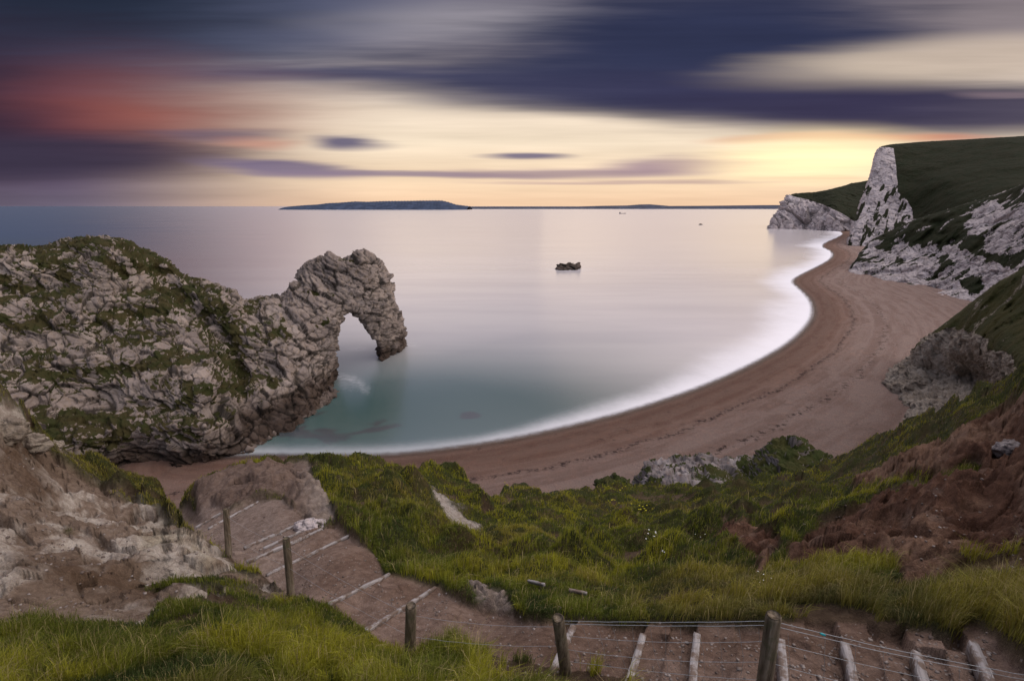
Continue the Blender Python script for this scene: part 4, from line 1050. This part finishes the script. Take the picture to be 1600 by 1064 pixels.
for k, n_ in ((0, 12), (1, 9)):
    for s_ in np.linspace(.06, .94, n_):
        s_ += rng.uniform(-.015, .015)
        if k == 0: a, b2 = on_post(3, .90) * (1 - s_) + on_post(4, .88) * s_, on_post(3, .2) * (1 - s_) + on_post(4, .2) * s_
        else: a, b2 = on_post(4, .88) * (1 - s_) + endp(.9) * s_, on_post(4, .2) * (1 - s_) + endp(.2) * s_
        a = a.copy(); a[2] -= .04; b2 = b2 + np.array([rng.uniform(.02, .14), rng.uniform(-.05, .05), 0])
        mid_ = (a + b2) / 2 + np.array([rng.uniform(-.03, .03), rng.uniform(-.04, .04), 0])
        ver.append(wire([a, mid_, b2], .0014, n=7))
v, q, t3 = joined(ver); mesh('wire_netting', v - bases[2], q, t3, mat=M_WIRE, parent=fence)
s_ = .17; a = on_post(4, .93) * (1 - s_) + endp(.95) * s_; a[2] -= .035
v, q, t3 = joined([ring_tube(a + np.array([[-.02, 0, .012], [0, 0, 0.004], [.025, 0, -.008]]), [.006, .011, .008], 6), ring_tube(a + np.array([[-.02, 0, .01], [-.03, -.01, .03], [-.035, -.012, .04]]), [.003, .002, .001], 5)])
mesh('twine_knot', v - bases[2], q, t3, mat=M_TWINE, parent=fence)

def plank(pa, pb, wid, thk, name, label, cat, group, lift=.02, seed=0):
    ax = pb - pa; Ln = np.linalg.norm(ax); ax = ax / Ln; up = np.array([0, 0, 1.]); sd_ = np.cross(ax, up); sd_ /= np.linalg.norm(sd_); up = np.cross(sd_, ax)
    n = 22; prof = np.array([(-.5, -.5), (.5, -.5), (.5, .3), (.42, .5), (-.42, .5), (-.5, .3)])
    ss = np.linspace(-.5, .5, n) * Ln
    v = np.zeros((n, 6, 3)); v[:, :, 0] = ss[:, None]; v[:, :, 1] = prof[None, :, 0] * wid; v[:, :, 2] = prof[None, :, 1] * thk
    v = v.reshape(-1, 3); c = (pa + pb) / 2
    R3 = np.stack([ax, sd_, up], 1)
    v[:, 1] += .010 * fbm(v / np.array([.5, 1e9, 1e9]), 3, seed) ; v[:, 2] += .010 * fbm(v / np.array([.2, .05, .05]), 3, seed + 3); v[:, 1] += .006 * fbm(v / .06, 2, seed + 5)
    i = np.arange(n * 6).reshape(n, 6); j = np.roll(i, -1, 1)
    q = np.stack([i[:-1], i[1:], j[1:], j[:-1]], -1).reshape(-1, 4)
    q = np.vstack([q, [i[0][0], i[0][1], i[0][2], i[0][5]], [i[0][2], i[0][3], i[0][4], i[0][5]], [i[-1][5], i[-1][2], i[-1][1], i[-1][0]], [i[-1][5], i[-1][4], i[-1][3], i[-1][2]]])
    o = mesh(name, v, q, mat=M_TIMB, smooth=False)
    import mathutils
    o.matrix_world = mathutils.Matrix.Translation(c + np.array([0, 0, lift])) @ mathutils.Matrix(R3.tolist()).to_4x4()
    tag(o, label, cat, group); return o
TL = ['short timber riser at the farthest bend of the path, half buried', 'long pale timber riser running up to the sandy mound', 'broken timber riser just above the first fence post', 'short timber riser wedged between two longer ones near the second fence post',
      'timber riser ending below the white boulder at the grass mound', 'long pale timber riser crossing behind the second post from the left', 'timber riser midway between the second and third fence posts', 'cracked pale timber riser passing behind the third fence post',
      'timber riser directly behind the fourth fence post', 'pale timber riser just right of the fourth fence post', 'straight pale timber riser midway between the last two fence posts', 'timber riser half hidden behind the rightmost fence post', 'blue grey timber riser first to the right of the last post',
      'short leaning timber riser second from the right edge', 'earth covered timber riser closest to the right edge']
for k, ((a, b2), lb) in enumerate(zip(TIMB, TL)):
    pa, pb = TEND[k]
    wid = .06 if k < 8 else .08
    o = plank(pa, pb, wid, .13, 'timber_riser', lb, 'step', 'timber risers set across the earth path', lift=-.02, seed=k)
for k, (a, b2) in enumerate([((826, 928), (850, 933)), ((888, 944), (916, 950))]):
    pa, pb = ground(*a) + [0, 0, .10], ground(*b2) + [0, 0, .10]
    plank(pa, pb, .04, .05, 'timber_rail', ['broken timber rail poking out of the grass beside the path', 'timber rail lying in grass left of the dark tussocks'][k], 'timber rail', 'timber rails in the grass', seed=30 + k)

# ------------------------------------------------------------------ outcrops, stones
def outcrop(name, poly, d, box, label, grassfn, step=1.6, thick=5, bow=3):
    P0 = np.array(poly, float)
    ct = [(p[0], p[1], d + bow) for p in poly[::2]] + [((box[0] + box[2]) / 2, box[3] - 12, d - bow), ((box[0] * 3 + box[2]) / 4, box[3] - 12, d - bow * .6), ((box[0] + 3 * box[2]) / 4, box[3] - 12, d - bow * .6)]
    v, q, n, px, py, dd = solid(name, poly, ct, thick, box, (d * .7, d * 1.6), 110, step=step, rnd=.8, zmin=-10)
    v = relax(v, q, 1); d1, e1, c1 = rough(v, n, 1.6, .45, 60, 7, (1.3, .6, .8)); d2, e2, c2 = rough(v, n, .6, .2, 50, 8)
    v = v + vnormals(v, q) * (d1 + d2)[:, None]; n = vnormals(v, q)
    px, py, dd = PIX(v)
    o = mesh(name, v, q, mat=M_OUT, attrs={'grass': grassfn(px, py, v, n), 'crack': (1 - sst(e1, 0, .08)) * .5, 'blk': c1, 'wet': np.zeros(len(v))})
    tag(o, label, 'rock outcrop'); return o
M_OUT = rock_material('outcrop_rock', (0.42, 0.37, 0.36), (0.20, 0.17, 0.17), (0.24, 0.14, 0.10), (0.04, 0.052, 0.012), (0.07, 0.065, 0.02), .5, False)
outcrop('rock_outcrop', [(990, 752), (1004, 738), (1010, 728), (1024, 720), (1040, 721), (1056, 718), (1082, 716), (1105, 711), (1128, 718), (1147, 716), (1165, 714), (1180, 720), (1180, 765), (990, 768)], 38, (984, 704, 1188, 772),
        'pale jagged rock outcrop at the lower edge of the grass, above the shingle', lambda px, py, v, n: sst(n[:, 2], .45, .75) * .8 * (fbm(v / 1.5, 3, 5) > -.1) + .5 * fbm(v / 1.0, 3, 6) + .6 * np.exp(-((px - 1012) / 8) ** 2))
outcrop('rock_outcrop', [(1150, 740), (1165, 722), (1182, 712), (1196, 702), (1205, 692), (1216, 688), (1228, 687), (1241, 685), (1254, 688), (1262, 696), (1268, 707), (1280, 706), (1296, 714), (1305, 724), (1300, 760), (1150, 768)], 37, (1142, 678, 1312, 772),
        'dark rounded outcrop capped with green turf, right of the pale one', lambda px, py, v, n: sst(n[:, 2], .2, .55) * .9 + .4 * fbm(v / 1.2, 3, 6) + .35 * sst(px, 1230, 1290))
outcrop('rock_outcrop', [(934, 770), (938, 756), (946, 747), (956, 744), (964, 746), (972, 745), (980, 752), (986, 760), (984, 776), (936, 778)], 33, (928, 738, 992, 782),
        'small mossy boulder at the left end of the outcrops', lambda px, py, v, n: sst(n[:, 2], .1, .5) * .8 + .5 * sst(962 - px, 0, 12), thick=2.5, bow=1, step=1.0)
def stone(px, py, size, seed, label, sq=(1, .8, .6), mat=None):
    g0 = ground(px, py); o = boulder('stone', 0, 0, 1, size, seed, mat or M_OUT, label, 'stone', sq, 0, 'loose stones'); o.location = g0 + [0, 0, size * .15]; return o
stone(487, 822, .34, 3, 'pale boulder at the corner of the path below the grass mound', (1.2, .8, .6), M_CHALK)
stone(1580, 697, .30, 4, 'blue grey stone on the red earth near the right edge', (1.1, .8, .7))
stone(52, 712, .42, 6, 'brown overhanging boulder at the top of the pale sand, left edge', (1.1, .9, .7), M_BLUFF)
stone(18, 690, .45, 8, 'brown boulder at the very left above the sand', (.9, .9, .8), M_BLUFF)
stone(90, 713, .25, 9, 'small brown boulder half buried in turf by the left boulders', (1, .9, .6), M_BLUFF)

# pebbles on the path: countless
def pebbles():
    V, Q = [], []; o_ = 0
    cube = np.array([(x, y, z) for x in (-1, 1) for y in (-1, 1) for z in (-1, 1)], float) * np.array([1, .8, .55])
    fq = np.array([(0, 1, 3, 2), (4, 6, 7, 5), (0, 4, 5, 1), (2, 3, 7, 6), (0, 2, 6, 4), (1, 5, 7, 3)])
    regions = [((730, 960, 980, 1060), 130), ((980, 990, 1560, 1064), 330), ((600, 925, 700, 960), 60), ((1240, 760, 1600, 900), 160), ((0, 720, 340, 970), 420), ((460, 850, 600, 930), 60), ((320, 790, 480, 860), 40)]
    for (x0, y0, x1, y1), n_ in regions:
        for _ in range(n_):
            a, b2 = rng.uniform(x0, x1), rng.uniform(y0, y1)
            g0 = ground(a, b2); s_ = rng.uniform(.005, .016) * (1.6 if rng.uniform() < .08 else 1) * (1 + .4 * (b2 < 930))
            th = rng.uniform(0, 6.28); R_ = np.array([[math.cos(th), -math.sin(th), 0], [math.sin(th), math.cos(th), 0], [0, 0, 1]])
            V.append((cube * (1 + .35 * rng.uniform(-1, 1, (8, 3)))) @ R_.T * s_ + g0 + [0, 0, s_ * .3]); Q.append(fq + o_); o_ += 8
    m, t, b, out, P = new_mat('pebble'); t.put(b.inputs['Base Color'], t.ramp(t.noise(P, 14.0, 1.0), [(.3, (.09, .065, .055)), (.5, (.19, .15, .13)), (.72, (.34, .30, .28))]))
    o = mesh('pebbles', np.vstack(V), np.vstack(Q), mat=m, smooth=True); tag(o, 'small pale pebbles scattered over the path and bare earth', 'pebbles', kind='stuff')
pebbles()

# ------------------------------------------------------------------ flowers
m, t, b, out, P = new_mat('white_petal'); b.inputs['Base Color'].default_value = (.75, .75, .72, 1); M_WP = m
m, t, b, out, P = new_mat('yellow_petal'); b.inputs['Base Color'].default_value = (.42, .38, .03, 1); M_YP = m
m, t, b, out, P = new_mat('flower_stem'); b.inputs['Base Color'].default_value = (.06, .09, .02, 1); M_STEM = m
def flower(px, py, n_, size, mat, label, name, cat, spread):
    g0 = ground(px, py); e_ = empty(name, g0); tag(e_, label, cat)
    for k in range(n_):
        hd = []
        b_ = np.array([rng.normal(0, spread), rng.normal(0, spread), 0]); h = rng.uniform(.16, .28)
        tp = b_ + np.array([rng.normal(0, .03), rng.normal(0, .03), h])
        fl = mesh('stem', *ring_tube([b_ - [0, 0, .05], (b_ + tp) / 2, tp], [.003, .003, .002], 5), mat=M_STEM, parent=e_)
        for pk in range(6):
            an = pk * math.pi / 3 + rng.uniform(-.2, .2); dr_ = np.array([math.cos(an), math.sin(an), .35]); sdv = np.array([-math.sin(an), math.cos(an), 0])
            v = np.array([tp, tp + dr_ * size * .6 + sdv * size * .35, tp + dr_ * size, tp + dr_ * size * .6 - sdv * size * .35])
            hd.append((v, np.array([[0, 1, 2, 3]]), np.zeros((0, 3), int)))
        v, q, t3 = joined(hd); mesh('blossom', v, q, t3, mat=mat, parent=fl, smooth=False)
flower(1020, 884, 7, .020, M_WP, 'larger clump of white flowers in the grass left of the earth bank', 'white_flowers', 'flowers', .10)
flower(1034, 890, 3, .016, M_WP, 'few tiny white flowers just right of the larger white clump', 'white_flowers', 'flowers', .07)
flower(1188, 936, 6, .010, M_WP, 'small white flowers at the dark tussocks above the path', 'white_flowers', 'flowers', .09)
flower(1095, 855, 3, .013, M_WP, 'sparse white flowers higher up beside the earth bank', 'white_flowers', 'flowers', .15)
flower(1003, 804, 12, .045, M_YP, 'yellow flowers in the middle of the grass field', 'yellow_flowers', 'flowers', .22)
flower(960, 790, 8, .040, M_YP, 'yellow flowers above and left of the brightest yellow clump', 'yellow_flowers', 'flowers', .25)
flower(792, 766, 4, .04, M_YP, 'yellow flower on the small green hummock by the beach', 'yellow_flowers', 'flowers', .12)
flower(962, 772, 8, .045, M_YP, 'yellow flowers near the small mossy boulder', 'yellow_flowers', 'flowers', .3)

# ------------------------------------------------------------------ ship on the horizon
ps = W(973, 324.2, 1.0); dS = 3200.0
ship = empty('ship', (W(973, 325, dS)[0], W(973, 325, dS)[1], 0)); ship.scale = (.55, .55, .55); tag(ship, 'tiny dark cargo ship anchored on the horizon below the far coast', 'ship')
def hullmesh():
    st_ = [(-42, 2.0, 6), (-38, 6, 6), (-20, 7, 5), (0, 7, 5), (25, 7, 5), (38, 4, 7), (44, .3, 8.5)]
    v = []; 
    for x_, w_, h_ in st_: v += [(x_, -w_, h_), (x_, w_, h_), (x_ * .96, w_ * .7, -1), (x_ * .96, -w_ * .7, -1)]
    i = np.arange(len(v)).reshape(-1, 4); j = np.roll(i, -1, 1)
    q = np.stack([i[:-1], i[1:], j[1:], j[:-1]], -1).reshape(-1, 4); q = np.vstack([q, i[0], i[-1][::-1]])
    return np.array(v, float), q
m, t, b, out, P = new_mat('ship_paint'); b.inputs['Base Color'].default_value = (.05, .045, .06, 1); M_SH = m
v, q = hullmesh(); mesh('hull', v, q, mat=M_SH, parent=ship, smooth=False)
def boxm(c, s):
    v = np.array([(x, y, z) for x in (-.5, .5) for y in (-.5, .5) for z in (-.5, .5)]) * s + np.array(c)
    return v, np.array([(0, 1, 3, 2), (4, 6, 7, 5), (0, 4, 5, 1), (2, 3, 7, 6), (0, 2, 6, 4), (1, 5, 7, 3)]), np.zeros((0, 3), int)
v, q, t3 = joined([boxm((-30, 0, 10), (12, 10, 9)), boxm((-30, 0, 16), (8, 8, 3)), boxm((-33, 0, 20), (3, 3, 5))]); mesh('deckhouse', v, q, t3, mat=M_SH, parent=ship, smooth=False)
v, q, t3 = ring_tube([(30, 0, 5), (30, 0, 19)], [.6, .4], 8); mesh('mast', v, q, t3, mat=M_SH, parent=ship)
